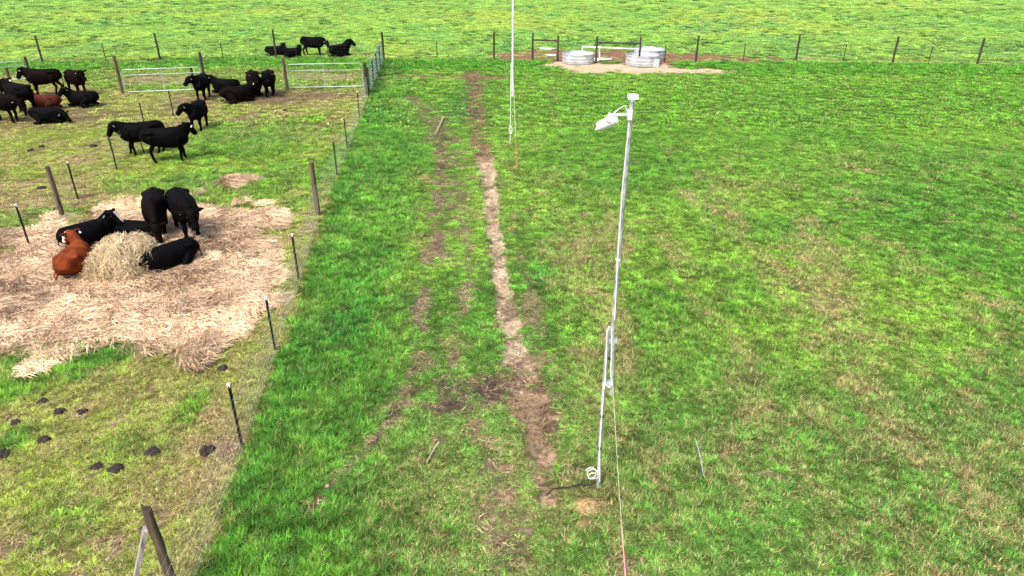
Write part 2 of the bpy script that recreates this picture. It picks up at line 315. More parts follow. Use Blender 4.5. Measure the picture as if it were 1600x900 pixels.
# ------------------------------------------------------------------ object helpers
def link(o, parent=None):
    C.objects.link(o)
    if parent: o.parent = parent
    return o
def empty(name, loc=(0, 0, 0), rz=0, label=None, cat=None, group=None):
    o = bpy.data.objects.new(name, None); C.objects.link(o); o.location = loc; o.rotation_euler = (0, 0, rz); o.empty_display_size = .2
    if label: tag(o, label, cat, group)
    return o
def tag(o, label, cat, group=None, kind=None):
    if label: o['label'] = label
    if cat: o['category'] = cat
    if group: o['group'] = group
    if kind: o['kind'] = kind
    return o
def mesh_from(V, Fs, name='m', smooth=False):
    me = bpy.data.meshes.new(name); me.from_pydata([tuple(v) for v in V], [], [tuple(f) for f in Fs]); me.update()
    if smooth: me.shade_smooth()
    return me
class MB:
    def __init__(s): s.V = []; s.F = []
    def ring(s, c, a, b, ra, rb, n, ph=0, pw=2.0):
        i = len(s.V)
        for k in range(n):
            t = 2*math.pi*(k+ph)/n; cx, sx = math.cos(t), math.sin(t); e = 2/pw
            s.V.append(c+a*(math.copysign(abs(cx)**e, cx)*ra)+b*(math.copysign(abs(sx)**e, sx)*rb))
        return i
    def tube(s, pts, rad, n=8, flat=1.0, up=None, cap=True, pw=2.0):
        pts = [Vector(p) for p in pts]; m = len(pts)
        if not hasattr(rad, '__len__'): rad = [rad]*m
        prev = None; idx = []
        for i, p in enumerate(pts):
            t = (pts[min(i+1, m-1)]-pts[max(i-1, 0)]).normalized()
            u = Vector(up) if up else (prev if prev is not None else (Vector((0, 0, 1)) if abs(t.z) < .9 else Vector((0, 1, 0))))
            u = (u-t*u.dot(t)).normalized(); prev = u; v = t.cross(u)
            r = rad[i]; ru, rv = (r if hasattr(r, '__len__') else (r, r*flat))
            idx.append(s.ring(p, v, u, rv, ru, n, 0, pw))
        for a, b in zip(idx[:-1], idx[1:]):
            for k in range(n): s.F.append((a+k, a+(k+1) % n, b+(k+1) % n, b+k))
        if cap: s.F.append(tuple(idx[0]+k for k in reversed(range(n)))); s.F.append(tuple(idx[-1]+k for k in range(n)))
        return s
    def box(s, c, dx, dy, dz, M=None):
        i = len(s.V); M = M or Matrix.Identity(3)
        for x, y, z in ((-1, -1, -1), (1, -1, -1), (1, 1, -1), (-1, 1, -1), (-1, -1, 1), (1, -1, 1), (1, 1, 1), (-1, 1, 1)):
            s.V.append(Vector(c)+M @ Vector((x*dx/2, y*dy/2, z*dz/2)))
        for f in ((0, 3, 2, 1), (4, 5, 6, 7), (0, 1, 5, 4), (1, 2, 6, 5), (2, 3, 7, 6), (3, 0, 4, 7)): s.F.append(tuple(i+k for k in f))
        return s
    def build(s, name, m, parent=None, smooth=True):
        me = mesh_from(s.V, s.F, name, False)
        me.materials.append(m)
        if smooth:
            me.shade_smooth()
            try: me.set_sharp_from_angle(angle=R(45))
            except Exception: pass
        return link(bpy.data.objects.new(name, me), parent)

# ------------------------------------------------------------------ ground sheet
ys = [-60, -40, -25, -12, -4, 0, 2, 3.5]; y = 4.5
while y < 190: y += max(.05, .0085*y); ys.append(y)
ys += [200, 230, 280, 400, 700, 1500, 4000]
ys = np.array(ys); U = np.linspace(-1, 1, 801); Uc = .5*U+.5*U**3
Wd = np.maximum(60, 1.05*ys+34); Wd = np.where(ys > 190, ys*2.0, Wd)
X = (Uc[None, :]*Wd[:, None]); Yg = np.repeat(ys[:, None], len(U), 1)
xf, yf = X.ravel(), Yg.ravel()
Z = zones(xf, yf); zr = relief(xf, yf, Z)*(yf < 200)
def land_col(Z):
    under = Z['green']*.35; under = lerp(under, np.array((.15, .10, .055))[None, :], np.clip(Z['dry']*.9+.12, 0, 1)[:, None]*(1-.6*Z['far'])[:, None])  # shade in the gaps between blades put in by darkening the leaf colour
    under = lerp(under, Z['green']*.85, (Z['far']*.8)[:, None])
    c = lerp(under, Z['soil'], Z['bare'][:, None]); return lerp(c, np.array((.30, .19, .12))[None, :], Z['hay'][:, None])
lc = land_col(Z)
nr, nc = X.shape
me = bpy.data.meshes.new('ground'); me.vertices.add(nr*nc); me.vertices.foreach_set('co', np.stack([xf, yf, zr], 1).astype(np.float32).ravel())
ii = (np.arange(nr-1)[:, None]*nc+np.arange(nc-1)[None, :]).ravel(); quads = np.stack([ii, ii+1, ii+nc+1, ii+nc], 1)
me.loops.add(quads.size); me.loops.foreach_set('vertex_index', quads.ravel().astype(np.int32))
me.polygons.add(len(quads)); me.polygons.foreach_set('loop_start', (np.arange(len(quads))*4).astype(np.int32)); me.polygons.foreach_set('loop_total', np.full(len(quads), 4, np.int32))
me.update(calc_edges=True); me.shade_smooth()
at_ = me.attributes.new('land', 'FLOAT_COLOR', 'POINT'); at_.data.foreach_set('color', np.concatenate([lc, np.ones((len(lc), 1))], 1).astype(np.float32).ravel())
me.materials.append(M_ground)
ground = link(bpy.data.objects.new('ground', me)); tag(ground, None, None, kind='structure')
def gz(x, y):
    X1 = np.array([float(x)]); Y1 = np.array([float(y)]); return float(relief(X1, Y1, zones(X1, Y1))[0])

# ------------------------------------------------------------------ grass and hay (stuff)
def patch_mesh(name, nb, rad, hgt, wid, lean, m, seed, flat=0.0, curl=.5, az_s=None):
    r = np.random.default_rng(seed)
    a = r.uniform(0, 2*np.pi, nb); q = np.sqrt(r.uniform(0, 1, nb))*rad; bx, by = q*np.cos(a), q*np.sin(a)
    h = hgt*r.uniform(.45, 1.25, nb); az = (r.uniform(0, 2*np.pi, nb) if flat else a+r.normal(0, .55, nb)); ln = lean*r.uniform(.2, 1.3, nb)
    if az_s: az = r.normal(0, az_s, nb)+np.pi*r.integers(0, 2, nb)
    dx, dy = np.cos(az), np.sin(az); wx, wy = -dy*wid/2, dx*wid/2
    V = []
    for t, wf in ((0, 1), (.5, .8), (1, 0)):
        if flat: z = .01+flat*r.uniform(0, 1, nb)*(1 if t else 1); off = h*t; 
        else: z = h*(t-curl*.35*t*t*ln/lean); off = h*(ln*t**1.7)
        jx = r.normal(0, .15, nb)*h*t*flat*4
        cx, cy = bx+dx*off-dy*jx, by+dy*off+dx*jx
        if wf: V += [np.stack([cx-wx*wf, cy-wy*wf, z], 1), np.stack([cx+wx*wf, cy+wy*wf, z+(0 if not flat else wid*.4)], 1)]
        else: V += [np.stack([cx, cy, z], 1)]
    V = np.stack(V, 1).reshape(-1, 3)
    b = np.arange(nb)*5; q1 = np.stack([b, b+1, b+3, b+2], 1); t1 = np.stack([b+2, b+3, b+4], 1)
    lv = np.concatenate([q1.ravel(), t1.ravel()]); ls = np.concatenate([np.arange(nb)*4, nb*4+np.arange(nb)*3]); lt = np.concatenate([np.full(nb, 4), np.full(nb, 3)])
    me = bpy.data.meshes.new(name); me.vertices.add(len(V)); me.vertices.foreach_set('co', V.astype(np.float32).ravel())
    me.loops.add(len(lv)); me.loops.foreach_set('vertex_index', lv.astype(np.int32)); me.polygons.add(len(ls)); me.polygons.foreach_set('loop_start', ls.astype(np.int32)); me.polygons.foreach_set('loop_total', lt.astype(np.int32))
    me.update(calc_edges=True)
    c = np.repeat(r.uniform(0, 1, (nb, 3)), 5, 0); A = me.attributes.new('rnd', 'FLOAT_COLOR', 'POINT'); A.data.foreach_set('color', np.concatenate([c, np.ones((len(c), 1))], 1).astype(np.float32).ravel())
    me.materials.append(m); return me
def scatter(name, label, cat, P, sc, hs, tint, dry, patches, rot=None):
    n = len(P); me = bpy.data.meshes.new(name); me.vertices.add(n); me.vertices.foreach_set('co', P.astype(np.float32).ravel())
    def fa(nm, v): A = me.attributes.new(nm, 'FLOAT', 'POINT'); A.data.foreach_set('value', np.asarray(v, np.float32))
    fa('rotz', rng.uniform(0, 6.283, n) if rot is None else rot); fa('dry', dry)
    A = me.attributes.new('scl', 'FLOAT_VECTOR', 'POINT'); A.data.foreach_set('vector', np.stack([sc, sc, hs], 1).astype(np.float32).ravel())
    A = me.attributes.new('tint', 'FLOAT_COLOR', 'POINT'); A.data.foreach_set('color', np.concatenate([tint, np.ones((n, 1))], 1).astype(np.float32).ravel())
    A = me.attributes.new('pick', 'INT', 'POINT'); A.data.foreach_set('value', rng.integers(0, len(patches), n).astype(np.int32))
    o = link(bpy.data.objects.new(name, me)); tag(o, label, cat, kind='stuff')
    coll = bpy.data.collections.new(name+'_sources')
    for i, p in enumerate(patches): coll.objects.link(bpy.data.objects.new('%s_source_%d' % (name, i), p))
    g = bpy.data.node_groups.new(name, 'GeometryNodeTree'); g.interface.new_socket('Geometry', in_out='INPUT', socket_type='NodeSocketGeometry'); g.interface.new_socket('Geometry', in_out='OUTPUT', socket_type='NodeSocketGeometry')
    N = g.nodes; L = g.links; gi = N.new('NodeGroupInput'); go = N.new('NodeGroupOutput')
    ip = N.new('GeometryNodeInstanceOnPoints'); ci = N.new('GeometryNodeCollectionInfo'); ci.inputs[0].default_value = coll; ci.inputs['Separate Children'].default_value = True; ci.inputs['Reset Children'].default_value = True
    def na(nm, ty): x = N.new('GeometryNodeInputNamedAttribute'); x.data_type = ty; x.inputs[0].default_value = nm; return x.outputs[0]
    cb = N.new('ShaderNodeCombineXYZ'); L.new(na('rotz', 'FLOAT'), cb.inputs[2]); e2r = N.new('FunctionNodeEulerToRotation'); L.new(cb.outputs[0], e2r.inputs[0])
    L.new(gi.outputs[0], ip.inputs['Points']); L.new(ci.outputs[0], ip.inputs['Instance']); ip.inputs['Pick Instance'].default_value = True
    L.new(na('pick', 'INT'), ip.inputs['Instance Index']); L.new(e2r.outputs[0], ip.inputs['Rotation']); L.new(na('scl', 'FLOAT_VECTOR'), ip.inputs['Scale']); L.new(ip.outputs[0], go.inputs[0])
    md = o.modifiers.new('scatter', 'NODES'); md.node_group = g
    return o
def jgrid(y0, y1, s, margin=0, side_k=.77):
    out = []
    yy = y0
    rows = np.arange(y0, y1, s)
    for r in rows:
        wv = side_k*r+8.0; xs = np.arange(-wv, wv, s); out.append(np.stack([xs, np.full(len(xs), r)], 1))
    P = np.concatenate(out); P += rng.uniform(-.6*s, .6*s, P.shape); return P
near = [patch_mesh('tuft', 44, .06, .10, .0085, 1.15, M_grass, 100+i) for i in range(8)]
farp = [patch_mesh('clump', 44, .16, .14, .024, 1.0, M_grass, 200+i) for i in range(6)]
parts = {'right': [[], [], [], [], []], 'pen': [[], [], [], [], []]}
def grass_band(y0, y1, s, sxy, hmul):
    P = jgrid(y0, y1, s); x, yv = P[:, 0], P[:, 1]; Zp = zones(x, yv)
    keep = rng.uniform(0, 1, len(x)) > np.clip(Zp['bare']*1.08, 0, 1)**.8*.985; keep &= rng.uniform(0, 1, len(x)) > Zp['hay']*1.02
    keep &= ~((Zp['far'] > .5) & (y0 < 0))
    zz = relief(x, yv, Zp)-.005
    hs = Zp['h']*(1-.55*Zp['bare'])*rng.uniform(.7, 1.35, len(x))*hmul
    # clumps: the sward is uneven, taller and darker in places
    cv = .57*(1-.45*sstep(20, 34, yv))[:, None]; t = Zp['green']*((.95+cv*rng.uniform(-1, 1, (len(x), 1)))*(.55+.9*vnoise(x/.25, yv/.25, 5))[:, None])
    wd = (Zp['far'] > .5) & (rng.uniform(0, 1, len(x)) < .16*sstep(.42, .62, fbm(x, yv, 3.0, 202, 2))); t[wd] = t[wd]*np.array((.28, .42, .45)); hs = np.where(wd, hs*1.7, hs)
    dry = np.clip(Zp['dry']*(.45+1.1*vnoise(x/.4, yv/.4, 8))+rng.normal(0, .12, len(x)), 0, 1)
    pen = (Zp['pen'] > .5)
    return x, yv, zz, hs, t, dry, keep, pen, np.full(len(x), sxy), Zp['far'], (.10 if y0 < 32 else .14)
def emit(name, label, bands, patches, sel):
    A = [[] for _ in range(5)]
    for b in bands:
        x, yv, zz, hs, t, dry, keep, pen, sc, far, h0 = b; k = keep & sel(b)
        A[0].append(np.stack([x[k], yv[k], zz[k]], 1)); A[1].append(sc[k]*rng.uniform(.85, 1.2, k.sum())); A[2].append(hs[k]/h0); A[3].append(t[k]); A[4].append(dry[k])
    A = [np.concatenate(a) for a in A]
    scatter(name, label, 'grass', *A, patches); print(name, len(A[0]))
nb = [grass_band(3.8, 13, .10, .9, 1.0), grass_band(13, 21, .125, 1.1, 1.05), grass_band(21, 32, .165, 1.5, 1.1)]
fb = [grass_band(32, 62, .34, 1.3, 1.2)]
ffb = [grass_band(50, 92, .62, 1.9, 1.4), grass_band(92, 190, 1.3, 3.4, 1.7)]
emit('pasture_grass', 'mottled bright green pasture grass right of the diagonal wire fence', nb, near, lambda b: ~b[7])
emit('pen_grass', 'short yellowish grass and straw in the cattle pen', nb, near, lambda b: b[7])
emit('distant_grass', 'bright grass around the gates and below the far fence', fb, farp, lambda b: b[9] < .5)
emit('field_grass', 'pale green grass of the open field behind the far fence', ffb+fb, farp, lambda b: b[9] >= .5)
# hay litter
hayp = [patch_mesh('hay_litter', 190, .32, .28, .010, .6, M_hay, 300+i, flat=.085, az_s=.55) for i in range(5)]
P = jgrid(10.5, 34, .16); P = P[(P[:, 0] < -3)]; Zp = zones(P[:, 0], P[:, 1]); k = (rng.uniform(0, 1, len(P)) < Zp['hay']*1.1-.05); P = P[k]
for kk in Zp: Zp[kk] = Zp[kk][k]
hz = relief(P[:, 0], P[:, 1], Zp)
ht = lerp(np.array((.78, .58, .39))[None, :], np.array((.13, .08, .045))[None, :], np.clip(sstep(.44, .62, Zp['n1'])*.7+sstep(.5, .7, Zp['n3'])*.5, 0, 1)[:, None])*rng.uniform(.5, 1.35, (len(P), 1))
scatter('hay_litter', 'trampled pinkish tan hay spread over the ground around the bale', 'hay', np.stack([P[:, 0], P[:, 1], hz], 1), np.full(len(P), 1.0), rng.uniform(.7, 1.6, len(P)), ht, rng.uniform(.1, .5, len(P)), hayp, fbm(P[:, 0], P[:, 1], 1.6, 333, 3)*14+rng.normal(0, .35, len(P)))

# clods on the bare soil
def clod_mat():
    m = bpy.data.materials.new('soil_clod'); m.use_nodes = True; N = m.node_tree.nodes; b = N['Principled BSDF']; b.inputs['Roughness'].default_value = .95
    t = N.new('ShaderNodeAttribute'); t.attribute_type = 'INSTANCER'; t.attribute_name = 'tint'; n = N.new('ShaderNodeTexNoise'); n.inputs['Scale'].default_value = 40
    mx = N.new('ShaderNodeMix'); mx.data_type = 'RGBA'; mx.blend_type = 'MULTIPLY'; mx.inputs[0].default_value = .8
    m.node_tree.links.new(t.outputs['Color'], mx.inputs[6]); m.node_tree.links.new(n.outputs[0], mx.inputs[7]); m.node_tree.links.new(mx.outputs[2], b.inputs['Base Color']); return m
M_clod = clod_mat(); clods = []
for i in range(5):
    bm = bmesh.new(); bmesh.ops.create_icosphere(bm, subdivisions=2, radius=.05); r_ = random.Random(i)
    for v in bm.verts: v.co = v.co*r_.uniform(.7, 1.25); v.co.z *= .65
    me_ = bpy.data.meshes.new('clod'); bm.to_mesh(me_); bm.free(); me_.materials.append(M_clod); clods.append(me_)
P = np.concatenate([jgrid(5.5, 45, .13)]); P = P[(np.abs(P[:, 0]) < 14)]; Zp = zones(P[:, 0], P[:, 1])
k = rng.uniform(0, 1, len(P)) < np.clip(Zp['bare']*(1-Zp['hay'])-.15, 0, 1)*.55*(1-.5*sstep(.8, .2, Zp['d'])); P = P[k]; Zc = {a_: v[k] for a_, v in Zp.items()}
print('clods', len(P))
scatter('soil_clods', 'loose crumbly soil clods on the bare track and ruts', 'soil', np.stack([P[:, 0], P[:, 1], relief(P[:, 0], P[:, 1], Zc)], 1), rng.uniform(.2, 1.0, len(P)), rng.uniform(.3, .9, len(P)), Zc['soil']*1.5*rng.uniform(.5, 1.5, (len(P), 1)), np.zeros(len(P)), clods)
P = np.concatenate([jgrid(5.5, 45, .16)]); Zp = zones(P[:, 0], P[:, 1]); k = (rng.uniform(0, 1, len(P)) < np.clip(Zp['bare']*.34+Zp['pen']*Zp['dry']*.10, 0, 1)*(1-Zp['hay'])); P = P[k]; Zc = {a_: v[k] for a_, v in Zp.items()}
strawp = [patch_mesh('dead_stems', 22, .16, .15, .008, .6, M_hay, 400+i, flat=.04) for i in range(4)]; print('stems', len(P))
scatter('dead_stems', 'dead grass stems and straw bits lying on the bare soil', 'straw', np.stack([P[:, 0], P[:, 1], relief(P[:, 0], P[:, 1], Zc)], 1), rng.uniform(.6, 1.2, len(P)), rng.uniform(.4, 1, len(P)), np.array((.30, .22, .13))[None, :]*rng.uniform(.4, 1.3, (len(P), 1)), rng.uniform(0, .4, len(P)), strawp)
# puddles / wet spots by the tanks
def puddle(cx, cy, rx, ry, m, name='puddle'):
    c = G(cx, cy); a = rx/ppm(cx, cy); b = (G(cx, cy-ry).y-G(cx, cy+ry).y)/2; V = []; n = 40
    for k in range(n):
        t = 2*math.pi*k/n; q = 1+.12*math.sin(3*t+cx)+.08*math.sin(5*t+cy)
        V.append((c.x+a*q*math.cos(t), c.y+b*q*math.sin(t), .05))
    o = link(bpy.data.objects.new(name, mesh_from(V, [tuple(range(n))], name))); o.data.materials.append(m); tag(o, None, None, kind='structure'); return o
water = mat('puddle_painted_reflection', (.75, .74, .72), .12, 0, 0, 1, .05, spec=.9)  # reflection of the white sky painted in as a milky base colour
water.node_tree.nodes['Principled BSDF'].inputs['Metallic'].default_value = .1
for a in [(855, 77, 13, 1.5), (861, 87, 9, 1.6), (944, 93, 12, 1.8), (848, 75, 6, 1)]: puddle(*a, water)

# ------------------------------------------------------------------ fences
WH, TH = 1.76, 1.26
def wood_post(px, py, parent, m=wood_dark, h=WH, r=.075, lean=(0, 0), label=None, rx=None):
    g = G(px, py); b = MB(); n = 9; pts = []; rad = []
    for i in range(7):
        t = i/6; pts.append((g.x+lean[0]*t+random.uniform(-.008, .008), g.y+lean[1]*t+random.uniform(-.008, .008), -.15+(h+.15)*t)); rad.append(r*(1.06-.12*t)*random.uniform(.96, 1.04))
    b.tube(pts, rad, n)
    for k in range(n): b.V[-1-k] = b.V[-1-k]+Vector((0, 0, random.uniform(-.03, .05)*(2.2 if label and 'jagged' in label else .6)))
    o = b.build('wooden_post', m, parent)
    if label: o['label'] = label
    return o
def t_post(px, py, parent, h=TH, tip=True, lean=(0, 0)):
    g = G(px, py); b = MB(); top = Vector((g.x+lean[0], g.y+lean[1], h)); bot = Vector((g.x, g.y, -.1))
    v = (top-bot).normalized(); M = v.to_track_quat('Z', 'Y').to_matrix(); mid = (top+bot)/2; L = (top-bot).length
    b.box(mid, .052, .014, L, M); b.box(mid+M @ Vector((0, .021, 0)), .012, .028, L, M)
    for i in range(9): b.box(bot+v*(.35+i*.1)+M @ Vector((0, .038, 0)), .014, .008, .03, M)
    o = b.build('steel_post', steel_dark, parent, smooth=False)
    if tip:
        t = MB(); t.box(top+v*.0, .045, .04, .08, M); t.build('post_cap', white_tip, o, False)
    return o
def net_wire(pts, parent, heights=(.08, .22, .38, .56, .76, .98, 1.15), stay=.3, r=.0032, m=None):
    wm = m or wire_m
    b = MB(); P = [Vector((p.x, p.y, 0)) for p in pts]
    for z in heights:
        for a, c in zip(P[:-1], P[1:]):
            mp_ = (a+c)/2; b.tube([a+Vector((0, 0, z)), mp_+Vector((0, 0, z-.01)), c+Vector((0, 0, z))], r, 3, cap=False)
    if stay:
        for a, c in zip(P[:-1], P[1:]):
            n = max(1, int((c-a).length/stay))
            for k in range(n):
                q = a.lerp(c, (k+.5)/n); b.tube([q+Vector((0, 0, heights[0])), q+Vector((random.uniform(-.01, .01), 0, heights[-1]))], r*.8, 3, cap=False)
    return b.build('wire_mesh', wm, parent, False)
# far fence
ff = empty('wire_fence', G(772, 93), 0, 'long post and wire fence running across the whole field behind the water tanks', 'fence')
def under(o, root): return o
def adopt(root, objs):
    bpy.context.view_layer.update()
    inv = Matrix.Translation(-Vector(root.location))
    for o in objs:
        if o.parent is None or o.parent == root:
            o.parent = root
            o.data.transform(inv)
            for c in o.children: c.data.transform(inv)
farw = [(-180, 104), (67, 98), (250, 93), (432, 90), (600, 95), (772, 93), (832, 94), (871, 96), (931, 99), (998, 101), (1087, 97), (1243, 95), (1394, 100), (1526, 102), (1690, 105)]
objs = [wood_post(*p, ff, r=.07 if p[0] != 600 else .085, h=WH+(.15 if p[0] in (600, 432) else random.uniform(-.06, .06))) for p in farw]
objs += [t_post(*p, ff) for p in [(-60, 101), (166, 96), (349, 94), (513, 91), (683, 92), (1038, 98), (1161, 96), (1317, 97), (1450, 101), (1610, 103)]]
objs.append(net_wire([G(*p) for p in farw], ff, stay=.6, r=.002, m=wire_far))
for (a, ay), (c, cy) in (((832, 94), (871, 96)), ((931, 99), (998, 101))):
    pa, pc = G(a, ay), G(c, cy); objs.append(MB().tube([pa+Vector((0, 0, 1.38)), pc+Vector((0, 0, 1.38))], .055, 8).build('rail', wood_dark, ff))
adopt(ff, objs)
# diagonal fence
df = empty('wire_fence', G(497, 335), 0, 'net wire fence running diagonally from the gates to the foreground between pen and lush grass', 'fence')
dposts = [(562, 185), (543, 234), (527, 275), (467, 438), (430, 547), (378, 695)]
leanq = {562: (.0, 0), 378: (-.02, 0)}
objs = [t_post(*p, df, tip=p[0] in (562, 430, 378, 467)) for p in dposts]
objs.append(wood_post(574, 149, df, wood_dark, 1.75, .10)); objs.append(wood_post(497, 336, df, wood, 1.72, .075, label='weathered brown wooden post beside the lush grass'))
g = G(278, 935)
objs.append(wood_post(278, 935, df, wood, 1.62, .062, lean=(-.04, .0), label='jagged topped brown wooden post in the foreground corner'))
bt = Vector(objs[-1].data.vertices[-1].co); topz = 1.15; br = MB(); b0 = G(200, 960); b1 = Vector((g.x-.12, g.y-.02, 1.30))
d = (b1-b0); M = d.to_track_quat('Z', 'Y').to_matrix(); br.box((b0+b1)/2, .12, .05, d.length, M)
objs.append(br.build('brace', wood_grey, df, False))
wp = [(574, 149), (562, 185), (543, 234), (527, 275), (497, 336), (467, 438), (430, 547), (378, 695), (290, 935), (250, 1040)]
objs.append(net_wire([G(*p)+Vector((.05, 0, 0)) for p in wp], df, heights=(.05, .15, .26, .38, .52, .68, .86, 1.05), stay=.17, r=.0019))
adopt(df, objs)
# inner fence of the pen
nf_ = empty('wire_fence', G(122, 311), 0, 'low wire fence crossing the cattle pen past the hay bale', 'fence')
objs = [t_post(*p, nf_, tip=p[0] in (47, 122)) for p in [(47, 386), (122, 311), (183, 265), (228, 204), (272, 183)]]
objs.append(wood_post(98, 338, nf_, wood, 1.62, .075)); objs.append(wood_post(305, 141, nf_, wood_dark, 1.25, .08))
objs.append(t_post(-60, 480, nf_))
objs.append(net_wire([G(*p) for p in [(305, 141), (272, 183), (228, 204), (183, 265), (122, 311), (98, 338), (47, 386), (-60, 480)]], nf_, heights=(.08, .25, .45, .65, .88, 1.08), stay=.3, r=.002))
adopt(nf_, objs)
# corner braces at the left edge
cb_ = empty('brace_posts', G(20, 139), 0, 'pair of wooden corner posts with a slanting pale brace behind the left huddle', 'fence posts')
objs = [wood_post(20, 139, cb_, wood, 1.2, .08), wood_post(49, 123, cb_, wood_dark, 1.3, .08)]
a = at(24, 121, G(20, 139).y); c = at(43, 110, G(49, 123).y); objs.append(MB().tube([a, c], .06, 7).build('brace', wood_grey, cb_))
adopt(cb_, objs)
# separate gate posts
for px, py, h, lab in ((192, 146, 2.0, 'tall wooden post at the left end of the middle gate'), (320, 126, 1.65, 'wooden post at the right end of the middle gate'), (449, 141, 1.75, 'wooden post at the left end of the right hand gate')):
    p = wood_post(px, py, None, wood if px != 320 else wood_dark, h, .085); g = G(px, py); p.data.transform(Matrix.Translation(-g)); p.location = g; p.name = 'gate_post'; tag(p, lab, 'post', 'wooden posts hanging the gates')

# ------------------------------------------------------------------ gates
def gate(label, A, B, zbot, ztop, bars, m, r=.019, uprights=(.5,), mb=None, bend=False):
    A, B = Vector(A), Vector(B); L = (B-A).length; root = empty('farm_gate', A, math.atan2(B.y-A.y, B.x-A.x), label, 'gate', 'tubular metal farm gates')
    b = MB(); q = .12
    P = [(0, 0, zbot+q), (0, 0, ztop-q), (.035, 0, ztop-.035), (q, 0, ztop), (L-q, 0, ztop), (L-.035, 0, ztop-.035), (L, 0, ztop-q), (L, 0, zbot+q), (L-.035, 0, zbot+.035), (L-q, 0, zbot), (q, 0, zbot), (.035, 0, zbot+.035), (0, 0, zbot+q)]
    b.tube(P, r, 8, up=(0, 1, 0)); b.build('gate_frame', m, root)
    for z in bars: MB().tube([(0, 0, z), (L, 0, z)], r*.85, 8).build('bar', m, root)
    for u in uprights: MB().box((L*u, .0, (zbot+ztop)/2), .03 if not mb else .05, .012 if not mb else .08, ztop-zbot, None).build('upright', mb or m, root, False)
    return root
YG = G(192, 145).y
def gpt(px, py): g = G(px, py); return g
gate('galvanised tube gate behind the standing cow in the middle of the pen', G(195, 146)+Vector((.12, 0, 0)), G(318, 141), .08, 1.28, (.98,), galv_gate, uprights=(.5,))
gate('galvanised tube gate with a curled end, just left of the open gate', G(453, 139.5)+Vector((.0, 0, 0)), G(568, 137), .1, 1.38, (1.02,), galv_gate, uprights=(.48,))
gate('green metal gate swung open towards the far fence, seen nearly end on', G(578, 148), G(599, 97), .15, 1.45, (.36, .56, .76, .96, 1.2), green_gate, r=.034, uprights=(.0, .25, .5, .75, 1.0), mb=steel_dark)
gate('galvanised tube gate running out of the picture at the left edge', G(-90, 136), G(44, 125), .1, 1.12, (.85,), galv_gate, uprights=(.5,))

# ------------------------------------------------------------------ water tanks
def lathe(prof, n=56):
    V = []; Fs = []
    for r, z in prof:
        for k in range(n): t = 2*math.pi*k/n; V.append((r*math.cos(t), r*math.sin(t), z))
    for i in range(len(prof)-1):
        for k in range(n): a = i*n+k; c = i*n+(k+1) % n; Fs.append((a, c, c+n, a+n))
    return V, Fs
tank_water = mat('trough_water', (.10, .12, .14), .04, 0, 0, 1, .08, spec=.8)
def tank(px, py, rad, hh, label, wl=.8, z0=.02):
    g = G(px, py); root = empty('stock_tank', (g.x, g.y, z0), 0, label, 'water tank', 'round galvanised stock tanks by the far fence')
    pr = []
    pr.append((rad*.97, 0)); pr.append((rad, .02))
    for i in range(1, 24):
        t = i/24; z = .02+(hh-.04)*t; bump = .022*(math.exp(-((t-.28)/.05)**2)+math.exp(-((t-.62)/.05)**2)); pr.append((rad+bump, z))
    pr += [(rad, hh-.02), (rad-.02, hh-.02)]; pr += [(rad-.02, .03), (0.01, .03)]
    V, Fs = lathe(pr); o = link(bpy.data.objects.new('tank_wall', mesh_from(V, Fs, 'tank_wall', True)), root); o.data.materials.append(tank_m)
    b = MB(); b.tube([(rad*math.cos(t), rad*math.sin(t), hh) for t in np.linspace(0, 2*math.pi, 57)], .028, 8, up=(0, 0, 1), cap=False).build('rim', tank_m, root)
    V, Fs = lathe([(rad-.022, hh*wl), (.01, hh*wl)]); o = link(bpy.data.objects.new('water', mesh_from(V, Fs, 'water')), root); o.data.materials.append(tank_water)
    return root
t1 = tank(903, 98, 1.10, .62, 'low round galvanised water tank between the two wooden H braces', .62)
t2 = tank(1003, 101.5, 1.12, .66, 'round galvanised water tank nearest the viewer, right of the other two', .66)
t3 = tank(1014, 92, 1.10, .66, 'round galvanised water tank half hidden behind the nearest one', .62)
# plumbing: white overhead pipe
Yp = G(905, 97).y+.9
root = empty('water_pipe', G(937, 95), 0, 'white plastic water pipe carried over between the stock tanks', 'pipe'); g0 = root.location
def pp(px, py, Y): return at(px, py, Y)-Vector(g0)
MB().tube([pp(910, 73, Yp), pp(999, 77, Yp-.6)], .045, 8).build('cross_pipe', pvc, root)
for px, y0, y1 in ((910, 73, 84), (937, 74, 94)): MB().tube([pp(px, y0, Yp), pp(px, y1, Yp)], .045, 8).build('riser', pvc, root)
MB().tube([pp(996, 76, Yp-.6), pp(995.5, 90, Yp-.6)], .05, 8).build('riser', pvc, root)
MB().box(pp(932, 95, Yp-.2)+Vector((0, 0, .0)), .35, .3, .3).build('valve_box', pvc, root, False)
# float valve housing on the nearest tank
gq = at(1024, 99, G(1003, 101).y-.9)
fv = MB(); fv.box((0, 0, 0), .42, .34, .36); fv.box((0, 0, .2), .46, .38, .05); fo = fv.build('float_valve_cover', pvc, None, False); fo.location = gq; tag(fo, 'small white box cover hung on the side of the nearest water tank', 'valve cover')
fo.parent = None

